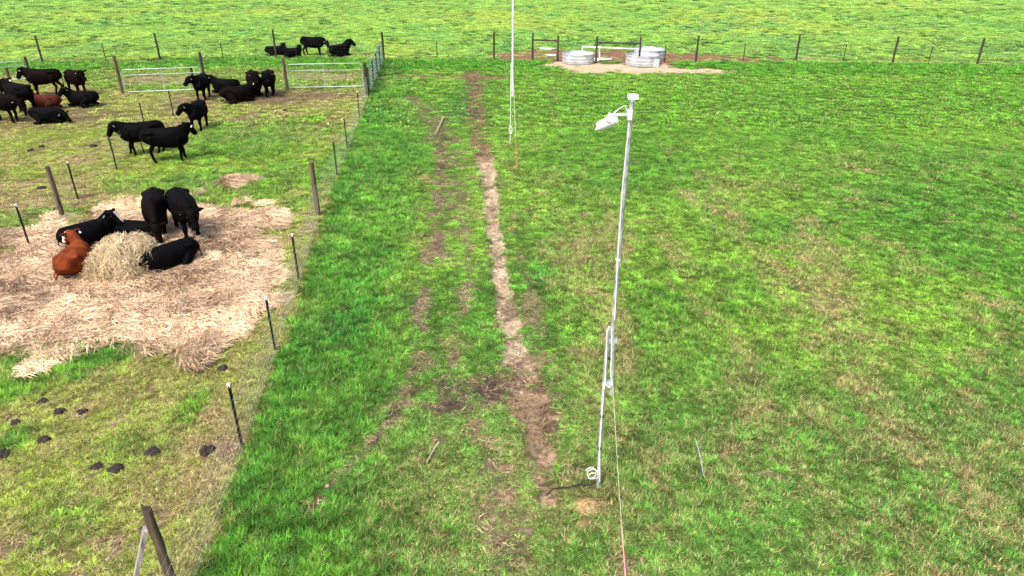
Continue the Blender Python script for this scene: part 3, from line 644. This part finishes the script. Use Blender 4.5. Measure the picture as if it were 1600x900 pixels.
# ------------------------------------------------------------------ tall poles
def solve_h(px, py, base):               # height on the vertical through base whose picture is at row py
    lo, hi = 0, 12
    for _ in range(50):
        m = (lo+hi)/2; v = np.array([base.x, base.y, m])-np.array([0, 0, H]); q = 450-F*(v@UP)/(v@FW)
        if q > py: lo = m
        else: hi = m
    return lo
def pole(base_px, name_label, join_lo, join_hi, top_px, lo_px, cam_unit):
    B = G(*base_px); Y = B.y; root = empty('mast_pole', B, 0, name_label, 'mast', 'spliced steel masts in the pasture'); o = Vector(B)
    def q(px, py, dy=0): return at(px, py, Y+dy)-o
    lp = [q(*p) for p in lo_px]; lp[0].z = -.3
    MB().tube(lp, .030, 12).build('lower_pipe', galv, root)
    up = [q(*p, -.02) for p in top_px]; MB().tube(up, .031 if cam_unit else .038, 12).build('upper_pipe', galv if cam_unit else far_white, root)
    return root, q
root, q = pole((935, 760), 'tall steel mast in the foreground with a white security camera on its arm', 0, 0, [(955.5, 617), (958, 512), (972, 330), (988, 156)], [(935, 762), (937.5, 700), (943, 610), (951, 515)], True)
MB().box(q(958, 532, .0), .12, .09, .05).build('clamp', galv, root, False)
MB().box(q(950, 598, .0), .13, .10, .05).build('clamp', galv, root, False)
# cable looped over the splice and taped down the pole
cb = MB(); cb.tube([q(944, 608, -.05), q(945.5, 598, -.05), q(948, 540, -.05), q(948.5, 517, -.05), q(952, 510, -.05), q(955.5, 514, -.05), q(956, 545, -.05), q(954, 580, -.05), q(957, 600, -.06), q(952, 606, -.06), q(946, 600, -.06)], .010, 6).build('cable', pvc, root)
c2 = MB(); c2.tube([q(937, 752, -.045), q(937, 700, -.045), q(941, 640, -.045), q(944, 598, -.045)], .011, 6).build('cable', pvc, root)
cc = q(925, 742, -.02); rr = .082; pts = []
for k in range(100):
    t = k/99*2*math.pi*2.4; rv = rr*(1+.16*math.sin(t*.43+1)); pts.append(cc+Vector((rv*math.cos(t)+.022*math.sin(t*.31), -.03*math.cos(t*.7), rv*1.15*math.sin(t)+.025*math.cos(t*.47))))
MB().tube(pts, .007, 6).build('cable_coil', pvc, root)
# cap
m_ = MB(); m_.box(q(989, 151, -.02), .12, .10, .05); m_.tube([q(988, 158, -.02), q(988.5, 152, -.02)], .04, 10); m_.build('cap', pvc, root, False)
# arm, bracket and camera
MB().tube([q(985, 179, -.02), q(959, 180, -.10)], .020, 8).build('arm', pvc, root)
b = MB(); b.box(q(984, 179, -.05), .05, .07, .12); b.build('bracket', pvc, root, False)
b = MB(); e0, e1 = q(956, 180, -.10), q(951, 190, -.12); b.tube([e0+Vector((0, 0, .02)), e0.lerp(e1, .5), e1], [.04, .05, .055], 12); b.build('swivel', pvc, root)
h0, h1 = q(962, 186, -.13), q(937, 198, .02); ax = (h1-h0).normalized()
b = MB(); b.tube([h0, h0+ax*.03, h0+ax*.18, h1], [.045, .066, .068, .064], 14); hs_ = b.build('camera_body', pvc, root)
M = ax.to_track_quat('Y', 'Z').to_matrix()
MB().tube([h1, h1+ax*.012], [.054, .054], 14).build('camera_lens', lens, hs_)
MB().tube([q(937, 200, -.04), q(931, 202, -.02)], [.012, .014], 8).build('microphone', pvc, hs_)
MB().tube([q(984, 186, -.06), q(977, 165, -.09), q(968, 169, -.1), q(958, 178, -.1)], .006, 6).build('cable', pvc, root)
for px, py in ((937.3, 700), (940.5, 650), (953.5, 560), (966, 405)):
    t_ = q(px, py, -.02); MB().tube([t_-Vector((0, 0, .012)), t_+Vector((0, 0, .012))], .036, 12).build('cable_tie', pvc if py < 500 else black_pl, root)
MB().tube([q(960.5, 500, -.055), q(965.5, 400, -.055), q(973, 290, -.055), q(983.5, 188, -.055)], .008, 6).build('cable', pvc, root)
# black cable on the ground
pts = [G(*p)+Vector((0, 0, z)) for p, z in (((932, 760), .10), ((918, 763), .06), ((905, 762), .07), ((888, 766), .06), ((872, 766), .05), ((862, 769), .05), ((853, 776), .02))]
o = MB().tube([p-pts[0] for p in pts], .014, 6).build('ground_cable', black_pl); o.location = pts[0]; tag(o, 'black cable lying in the grass from the foreground mast to the bare track', 'cable')
def guy(label, top, end, frac, mat_end, r):
    d = end-top; root = empty('guy_line', end, 0, label, 'guy line', 'guy lines of the masts')
    def s(t): return top+d*t+Vector((0, 0, -.10*math.sin(math.pi*t)))-end
    MB().tube([s(t) for t in np.linspace(0, frac, 9)], r, 6).build('line', rope_w, root)
    MB().tube([s(t) for t in np.linspace(frac, 1, 5)], r*3.2, 6).build('line_end', mat_end, root)
    MB().tube([s(1)+Vector((0, .02, .10)), s(1)+Vector((0, -.05, -.15))], .012, 6).build('stake', steel_dark, root)
topn = at(957.5, 600, G(935, 760).y-.05)
guy('thin pale guy line with a pink end running from the foreground mast towards the viewer', topn, G(982, 958), .60, rope_p, .0027)
# second mast
B2 = G(798, 226)
root, q = pole((798, 226), 'tall steel mast standing right of the dirt track, its top out of the picture', 0, 0, [(800.5, 150), (801, 100), (801.5, 0), (801.8, -34)], [(798, 228), (798.5, 180), (799, 140), (799.5, 98)], False)
MB().box(q(800, 104, 0), .13, .1, .06).build('clamp', galv, root, False); MB().box(q(800, 146, 0), .13, .1, .06).build('clamp', galv, root, False)
b = MB(); cc = q(798, 203, -.05)
for j in range(3):
    b.tube([cc+Vector((.055*math.cos(t), -.02*j, .16*math.sin(t))) for t in np.linspace(0, 2*math.pi, 25)], .016, 6, cap=False)
b.build('cable_coil', pvc, root)
MB().tube([q(797, 226, -.05), q(797.5, 200, -.05), q(798, 150, -.05), q(798.5, 100, -.05)], .014, 6).build('cable', pvc, root)
guy('thin guy line with an orange end beside the mast right of the dirt track', at(802, 120, B2.y-.05), G(808, 269), .62, rope_o, .006)

# ------------------------------------------------------------------ cattle
def catmull(pts, k=4):
    P = [np.array(p if len(p) == 5 else (*p, p[3]), float) for p in pts]; out = []
    for i in range(len(P)-1):
        p0, p1, p2, p3 = P[max(i-1, 0)], P[i], P[i+1], P[min(i+2, len(P)-1)]
        for j in range(k):
            t = j/k; out.append(.5*((2*p1)+(-p0+p2)*t+(2*p0-5*p1+4*p2-p3)*t*t+(-p0+3*p1-3*p2+p3)*t**3))
    out.append(P[-1]); return out
def limb(b, rows, n=12, flat=None, up=None, k=4, pw=2.0):
    c = catmull(rows, k); b.tube([x[:3] for x in c], [(max(.006, x[3]), max(.006, x[4] if len(x) > 4 else x[3])) for x in c], n, up=up, pw=pw)
def cow_mesh(name, pose='stand', headz=1.22, headx=1.12, yaw=0, pitch=-35, stride=0.0, tail=0.0):
    b = MB(); lie = pose == 'lie'; dz = -.50 if lie else 0
    T = [(-.96, 0, 1.09, .13, .12), (-.90, 0, 1.06, .21, .20), (-.76, 0, 1.02, .27, .265), (-.58, 0, .975, .315, .30), (-.30, 0, .93, .355, .335), (.0, 0, .905, .375, .355), (.28, 0, .90, .385, .335), (.48, 0, .92, .375, .285), (.64, 0, .95, .33, .235), (.78, 0, 1.0, .24, .17)]
    if lie: T = [(x, y_+.0, z+dz+.02, h*.98, w_*1.12) for x, y_, z, h, w_ in T]
    limb(b, T, 28, up=(0, 0, 1), pw=2.5)
    limb(b, [(.62, 0, 1.20+dz, .07), (.40, 0, 1.25+dz, .075), (.10, 0, 1.235+dz, .06), (-.45, 0, 1.245+dz, .06), (-.70, 0, 1.25+dz, .07), (-.88, 0, 1.20+dz, .06)], 10)
    for s in (-1, 1): limb(b, [(-.40, s*.22, 1.14+dz, .07), (-.50, s*.27, 1.17+dz, .075), (-.66, s*.24, 1.16+dz, .07), (-.86, s*.13, 1.16+dz, .07)], 8)
    hz_ = headz+dz*.75 if lie else headz
    ya = R(yaw); pi_ = R(pitch); hd = Vector((math.cos(ya)*math.cos(pi_), math.sin(ya)*math.cos(pi_), math.sin(pi_)))
    neck0 = Vector((.55, 0, 1.02+dz)); poll = Vector((headx-.22*abs(math.sin(ya)), math.sin(ya)*.34, hz_))
    mid = neck0.lerp(poll, .55)+Vector((.03, 0, .0))
    limb(b, [(*neck0, .32, .22), (*mid, .25, .155), (*(poll-hd*.03), .165, .12)], 14, up=(0, 0, 1))
    upv = Vector((0, 0, 1)); sd_ = hd.cross(upv).normalized(); un = sd_.cross(hd).normalized()
    hp = [(-.08, .10, .10), (.0, .15, .135), (.12, .165, .14), (.24, .135, .11), (.36, .11, .098), (.45, .105, .108), (.51, .085, .09)]
    limb(b, [(*(poll+hd*t-un*(.03+t*.10)), a, c) for t, a, c in hp], 16, up=tuple(un), pw=2.4)
    for s in (-1, 1):
        e0 = poll+sd_*s*.10+un*.03+hd*.0; e1 = e0+sd_*s*.15+un*.0-hd*.03; e2 = e1+sd_*s*.11-un*.035-hd*.02
        limb(b, [(*e0, .03, .035), (*e1, .024, .07), (*e2, .014, .018)], 8, up=tuple(un), k=3)
    if not lie:
        for s in (-1, 1):
            st = stride*s
            limb(b, [(-.62, s*.14, .98, .22, .15), (-.56, s*.19, .74, .17, .105), (-.62+st*.3, s*.18, .58, .10, .075), (-.72+st*.6, s*.175, .44, .08, .065), (-.69+st*.9, s*.175, .26, .058, .054), (-.67+st, s*.175, .12, .062, .058), (-.63+st, s*.165, .05, .05, .05), (-.62+st, s*.165, 0, .065, .058)], 12)
            st = -stride*s
            limb(b, [(.50, s*.14, .95, .19, .12), (.46, s*.18, .70, .135, .095), (.47+st*.4, s*.17, .52, .082, .07), (.50+st*.6, s*.17, .36, .075, .068), (.49+st*.9, s*.17, .22, .055, .052), (.49+st, s*.17, .11, .062, .058), (.52+st, s*.16, .05, .05, .05), (.53+st, s*.16, 0, .062, .058)], 12)
        limb(b, [(.30, 0, .62, .10, .10), (.62, 0, .70, .12, .09), (.78, 0, .86, .10, .07)], 10)
        limb(b, [(-.90, 0, 1.20, .04), (-.98, tail*.3, 1.08, .032), (-1.0, tail, .80, .024), (-.98, tail*1.2, .56, .030), (-.97, tail*1.2, .44, .036), (-.97, tail*1.2, .38, .018)], 8)
    else:
        for s in (-1, 1):
            limb(b, [(-.62, s*.16, .45, .24, .16), (-.42, s*.33, .30, .19, .13), (-.22, s*.42, .17, .12, .11), (-.42, s*.46, .09, .07), (-.62, s*.44, .07, .055), (-.40, s*.47, .06, .045), (-.22, s*.5, .05, .055)], 12)
            limb(b, [(.48, s*.15, .42, .18, .12), (.44, s*.24, .20, .12, .10), (.70, s*.22, .11, .075), (.84, s*.20, .09, .06), (.66, s*.15, .06, .045), (.52, s*.13, .05, .05)], 12)
        limb(b, [(-.88, 0, .62, .04), (-.95, .08, .45, .032), (-.95, .22, .2, .026), (-.85, .36, .08, .035), (-.70, .46, .05, .03)], 8)
    KX = .90; b.V = [Vector((v.x*KX, v.y, v.z)) for v in b.V]; poll = Vector((poll.x*KX, poll.y, poll.z))
    me = mesh_from(b.V, b.F, name); bm = bmesh.new(); bm.from_mesh(me); bmesh.ops.recalc_face_normals(bm, faces=bm.faces); bm.to_mesh(me); bm.free()
    o = bpy.data.objects.new('tmp', me); C.objects.link(o); md = o.modifiers.new('r', 'REMESH'); md.mode = 'VOXEL'; md.voxel_size = .021
    sm = o.modifiers.new('s', 'SMOOTH'); sm.factor = .5; sm.iterations = 3
    dg = bpy.context.evaluated_depsgraph_get(); out = bpy.data.meshes.new_from_object(o.evaluated_get(dg)); out.name = name
    bpy.data.objects.remove(o); bpy.data.meshes.remove(me)
    co = np.zeros(len(out.vertices)*3, np.float32); out.vertices.foreach_get('co', co); co = co.reshape(-1, 3)
    rel = co-np.array(poll); along = rel@np.array(hd); across = np.abs(rel@np.array(sd_)); upn = rel@np.array(un)
    blaze = ((along > .02) & (along < .55) & (across < .075+.05*np.sin(along*20)) & (upn > -.12)).astype(np.float32)
    A = out.attributes.new('blaze', 'FLOAT', 'POINT'); A.data.foreach_set('value', blaze)
    A = out.attributes.new('streak', 'FLOAT', 'POINT'); A.data.foreach_set('value', ((along > .08) & (along < .5) & (across < .035) & (upn > -.05)).astype(np.float32))
    out.shade_smooth(); out.materials.clear(); out.materials.append(hair_black)
    em = []
    for s in (-1, 1):
        c = poll+hd*.13+sd_*s*.13+un*(-.0)
        em.append(c)
    tg = []
    for s in (-1, 1):
        c = poll+sd_*s*.26-un*.05-hd*.02+un*.0; tg.append((c, sd_.copy(), un.copy(), hd.copy()))
    return out, em, tg, (poll+hd*.5, sd_, un, hd)
def sphere_mesh(c, r, m, name):
    bm = bmesh.new(); bmesh.ops.create_uvsphere(bm, u_segments=10, v_segments=8, radius=r, matrix=Matrix.Translation(c)); me = bpy.data.meshes.new(name); bm.to_mesh(me); bm.free(); me.shade_smooth(); me.materials.append(m); return me
def tag_mesh(t):
    c, s, u, h = t; b = MB(); M = Matrix((s, h, u)).transposed(); b.box(c-u*.03, .055, .012, .062, M); b.box(c+u*.018, .03, .012, .03, M)
    me = mesh_from(b.V, b.F, 'ear_tag'); me.materials.append(tag_m); return me
KINDS = {}
def kind(key, **kw):
    me, em, tg, mz = cow_mesh('cattle_body', **kw); KINDS[key] = (me, [sphere_mesh(e, .024, eye_m, 'eye') for e in em], [tag_mesh(t) for t in tg])
kind('walk', headz=1.30, headx=1.04, pitch=-52, stride=.10)
kind('stand', headz=1.30, headx=1.02, pitch=-54, yaw=8, stride=.03, tail=.04)
kind('turned', headz=1.30, headx=1.06, pitch=-46, yaw=45, stride=-.05, tail=-.04)
kind('turned_r', headz=1.30, headx=1.08, pitch=-42, yaw=-72, stride=.05, tail=.04)
kind('low', headz=1.02, headx=1.10, pitch=-55, stride=.06)
kind('graze', headz=.62, headx=1.14, pitch=-62, yaw=6, stride=.08, tail=.03)
kind('lie', pose='lie', headz=1.30, headx=1.0, pitch=-40, yaw=12)
kind('lie_turned', pose='lie', headz=1.34, headx=1.0, pitch=-36, yaw=55)
kind('lie_turned_r', pose='lie', headz=1.38, headx=1.0, pitch=-36, yaw=-55)
kind('lie_low', pose='lie', headz=.86, headx=1.08, pitch=-40, yaw=-20)
def cow(key, px, py, yaw, sc, m, label, tags=(0, 1), group=None, dz=0):
    body, eyes, tgs = KINDS[key]; g = G(px, py)
    root = bpy.data.objects.new('cattle', None); C.objects.link(root); root.location = (g.x, g.y, dz+gz(g.x, g.y)+.0); root.rotation_euler = (0, 0, R(yaw)); root.scale = (sc,)*3
    tag(root, label, 'cow', group or 'cattle in and around the pen')
    o = link(bpy.data.objects.new('body', body), root); o.material_slots[0].link = 'OBJECT'; o.material_slots[0].material = m
    for e in eyes: link(bpy.data.objects.new('eye', e), root)
    for i in tags: link(bpy.data.objects.new('ear_tag', tgs[i]), root)
    return root
# yaw 0 = facing right, 90 = away, 180 = left, -90 = towards the viewer
S = .97
cow('walk', 75, 149, 188, 1.08, hair_brown, 'brownish black cow at the back of the left huddle with its rump to the right', (0,))
cow('stand', 124, 147, -38, .98, hair_brown, 'black cow standing in the open just right of the left huddle, looking right')
cow('lie_turned', 132, 166, 176, .95, hair_black, 'black cow lying just right of the red brown one, its head to the left')
cow('walk', 38, 178, 150, 1.15, hair_black, 'large black cow in the middle of the huddle at the left edge')
cow('low', 12, 190, -12, 1.0, hair_brown, 'brownish black cow standing in front of the left huddle, cut by the picture edge')
cow('stand', -8, 152, 100, 1.0, hair_black, 'black cow at the back of the left huddle, mostly outside the picture')
cow('lie', 76, 170, 178, .85, hair_dred, 'dull red brown cow lying in the middle of the left huddle', ())
cow('lie_low', 78, 192, 4, .9, hair_black, 'black cow lying in front of the left huddle, its head to the right')
cow('turned_r', 319, 155, -82, .98, hair_black, 'black cow standing before the right end of the middle gate, looking left')
cow('lie', 354, 145, 172, .95, hair_black, 'black cow lying behind the brownish one near the middle gate, head to the left')
cow('lie', 373, 159, 30, 1.0, hair_brown, 'brownish black cow lying in front of the standing pair near the middle gate')
cow('lie_turned_r', 392, 152, 60, .9, hair_black, 'black cow lying just behind the brownish one near the middle gate', (0,))
cow('stand', 400, 150, -66, 1.0, hair_brown, 'brownish black cow facing the viewer, left one of the pair beside the right hand gate', (1,))
cow('stand', 423, 149, -76, 1.0, hair_black, 'black cow facing the viewer, right one of the pair beside the right hand gate', (0,))
cow('turned_r', 313, 202, -84, .95, hair_black, 'black cow standing alone on the grass below the middle gate, looking left')
cow('lie_turned_r', 432, 87, 12, .85, hair_black, 'black cow lying behind the far fence, leftmost of the four there', ())
cow('lie_turned_r', 457, 90, 5, .85, hair_black, 'black cow lying behind the far fence, second from the left of the four', ())
cow('low', 491, 87, -5, 1.02, hair_black, 'black cow standing behind the far fence with its head lowered to the right', (1,))
cow('lie_turned_r', 532, 89, 60, 1.1, hair_black, 'black cow resting behind the far fence beside the open gate, head up', ())
cow('walk', 228, 240, 204, 1.0, hair_black, 'black cow facing left, the rear one of the pair standing in the pen middle', (0,))
cow('turned', 268, 251, 18, 1.02, hair_black, 'black cow facing right, the front one of the pair standing in the pen middle', (0, 1))
cow('graze', 252, 368, -68, .95, hair_brown, 'brownish black cow feeding behind the hay bale, left one of the standing pair', (0, 1))
cow('low', 297, 371, -54, 1.0, hair_black, 'black cow standing behind the hay bale on the right, facing the viewer')
cow('lie_low', 272, 422, -128, .86, hair_black, 'black cow lying against the right side of the hay bale', (1,))
cow('lie_turned', 124, 428, 98, .88, hair_redw, 'bright red brown cow with a white face lying left of the hay bale')
cow('lie_turned_r', 143, 384, 48, .86, hair_blkw, 'black cow with a white face stripe lying behind the red brown one', (0, 1))
cow('lie_low', 216, 376, 172, .8, hair_black, 'black cow lying behind the hay bale, only its back showing over it', ())

# ------------------------------------------------------------------ hay bale
gb = G(201, 428); V = []; Fs = []; n = 48; rows = 14
def bale_r(t, k): return 1
bs = []
for i in range(rows+1):
    t = i/rows
    for k in range(n):
        a = 2*math.pi*k/n; rr_ = .68*(1.30-.85*t**1.1)*(1+.13*math.sin(2*a+.6)+.09*math.sin(5*a+3*t)+.06*math.sin(9*a-5*t)); z = 1.0*math.sin(t*math.pi/2)**.8*(1+.05*math.sin(3*a))
        if t > .8: rr_ *= max(0, (1-((t-.8)/.2)**2))**.5 if t < 1 else 0.0
        V.append((rr_*math.cos(a)*1.0+.12*t+random.uniform(-.03, .03), rr_*.95*math.sin(a)+random.uniform(-.03, .03), z+random.uniform(-.03, .03)-.05))
for i in range(rows):
    for k in range(n): a = i*n+k; c = i*n+(k+1) % n; Fs.append((a, c, c+n, a+n))
hay_core = mat('packed_hay', (.30, .21, .11), .95, 0, 1, 25, .45, 14)
bale = empty('hay_bale', (gb.x, gb.y, 0), 0, 'slumped round hay bale being eaten by the cattle', 'hay bale')
o = link(bpy.data.objects.new('packed_core', mesh_from(V, Fs, 'packed_core', True)), bale); o.data.materials.append(hay_core)
def strands_on(V, num, seed):
    r = np.random.default_rng(seed); V = np.array(V); i = r.integers(0, len(V), num); p = V[i]+r.normal(0, .03, (num, 3)); nrm = p-np.array([.1, 0, .2]); nrm /= np.linalg.norm(nrm, axis=1)[:, None]
    d = r.normal(0, 1, (num, 3)); d -= nrm*(d*nrm).sum(1)[:, None]*.85; d /= np.linalg.norm(d, axis=1)[:, None]; L = r.uniform(.10, .32, num)[:, None]
    w_ = np.cross(d, nrm); w_ /= np.linalg.norm(w_, axis=1)[:, None]; w_ *= .0055
    m_ = p+d*L*.5+nrm*.035; e = p+d*L-nrm*.01+np.array([0, 0, -.09]); VV = np.stack([p-w_, p+w_, m_-w_, m_+w_, e], 1); return VV.reshape(-1, 3)
VV = strands_on(V, 15000, 5); nb_ = 15000; b5 = np.arange(nb_)*5
FF = [tuple(x) for x in np.stack([b5, b5+1, b5+3, b5+2], 1)]+[tuple(x) for x in np.stack([b5+2, b5+3, b5+4], 1)]
hm = bpy.data.materials.new('loose_hay'); hm.use_nodes = True; N = hm.node_tree.nodes; L = hm.node_tree.links; bb = N['Principled BSDF']; bb.inputs['Roughness'].default_value = .7
a_ = N.new('ShaderNodeAttribute'); a_.attribute_name = 'rnd'; rp = N.new('ShaderNodeValToRGB'); rp.color_ramp.elements[0].color = (.22, .145, .07, 1); rp.color_ramp.elements[1].color = (.82, .68, .42, 1)
L.new(a_.outputs['Fac'], rp.inputs[0]); L.new(rp.outputs[0], bb.inputs['Base Color'])
o = link(bpy.data.objects.new('loose_strands', mesh_from(VV, FF, 'loose_strands')), bale); o.data.materials.append(hm)
A = o.data.attributes.new('rnd', 'FLOAT', 'POINT'); A.data.foreach_set('value', np.repeat(np.random.default_rng(3).uniform(0, 1, nb_), 5).astype(np.float32))

# ------------------------------------------------------------------ dung, sticks
def lump(px, py, r, label, cat='dung', m=dung_m, name='dung_pat', grp='dung pats in the pen', hh=.62):
    r *= .8; g = G(px, py); bm = bmesh.new(); bmesh.ops.create_icosphere(bm, subdivisions=4, radius=1)
    sd = random.random()*50
    for v in bm.verts:
        q = 1+.20*math.sin(v.co.x*3+sd)*math.cos(v.co.y*4+sd)+.10*math.sin(9*v.co.x+sd)*math.sin(8*v.co.y)+random.uniform(-.05, .05); v.co = Vector((v.co.x*r*q, v.co.y*r*q*.85, max(-.1, v.co.z)*r*hh*(q+.25*math.sin(6*v.co.x+sd)*math.sin(7*v.co.y+sd))))
    me = bpy.data.meshes.new(name); bm.to_mesh(me); bm.free(); me.shade_smooth(); me.materials.append(m); o = link(bpy.data.objects.new(name, me)); o.location = (g.x, g.y, gz(g.x, g.y)+.02); o.rotation_euler = (0, 0, random.uniform(0, 6))
    tag(o, label, cat, grp); return o
for px, py, r, lab in [(376, 458, .13, 'dark dung pat at the right edge of the hay, beside the diagonal fence'), (349, 578, .13, 'dark dung pat just above the nearest black fence post'), (322, 705, .17, 'round black dung pat left of the nearest black fence post'),
                       (238, 708, .15, 'tall narrow dung pat on the straw, left of the round black one'), (182, 734, .15, 'black dung pat, right one of a close pair in the lower left pen'), (152, 731, .11, 'smaller dark dung pat, left one of a close pair in the lower left pen'),
                       (69, 690, .13, 'black dung pat alone near the left edge below the green patch'), (130, 646, .12, 'dark dung pat in the row below the green patch, rightmost of three'), (94, 646, .13, 'flat dark dung pat in the middle of the row below the green patch'),
                       (68, 630, .11, 'dark dung pat in the row below the green patch, leftmost of three'), (26, 664, .12, 'dark flattened dung pat near the left picture edge'), (5, 714, .16, 'brown dung pat cut by the left picture edge'),
                       (295, 536, .17, 'reddish brown dung pat on the lower tip of the hay'), (273, 552, .10, 'small dark dung pat below the lower tip of the hay'), (48, 236, .16, 'flat dark dung patch in the pen, lower left of the lying cattle'),
                       (66, 230, .15, 'flat dark dung patch in the pen right below the left huddle'), (145, 229, .2, 'long thin dark dung patch left of the standing pair'), (65, 295, .18, 'flat dark dung patch left of the weathered wooden post'), (445, 173, .15, 'dark dung patch below the right hand gate')]:
    lump(px, py, r, lab)
def stick(pts, r, m, label, z=.09):
    P = [G(*p)+Vector((0, 0, z)) for p in pts]; o = MB().tube([p-P[0] for p in P], [r*(1-.4*i/(len(P)-1)) for i in range(len(P))], 6).build('stick', m); o.location = P[0]; tag(o, label, 'stick')
stick([(686, 697), (679, 707), (673, 718), (667, 728)], .016, stick_m, 'bleached brown stick lying in the grass left of the bare track')
stick([(1087, 696), (1092, 715), (1096, 735), (1098, 750)], .010, galv, 'pale bent stick lying in the grass right of the foreground mast')
stick([(693, 186), (687, 200), (680, 214)], .03, stick_m, 'thin grey branch lying in the grass at the far left of the track', .12)
stick([(862, 176), (865, 190), (868, 208)], .02, rope_o, 'orange brown stem in the grass between the two masts', .15)
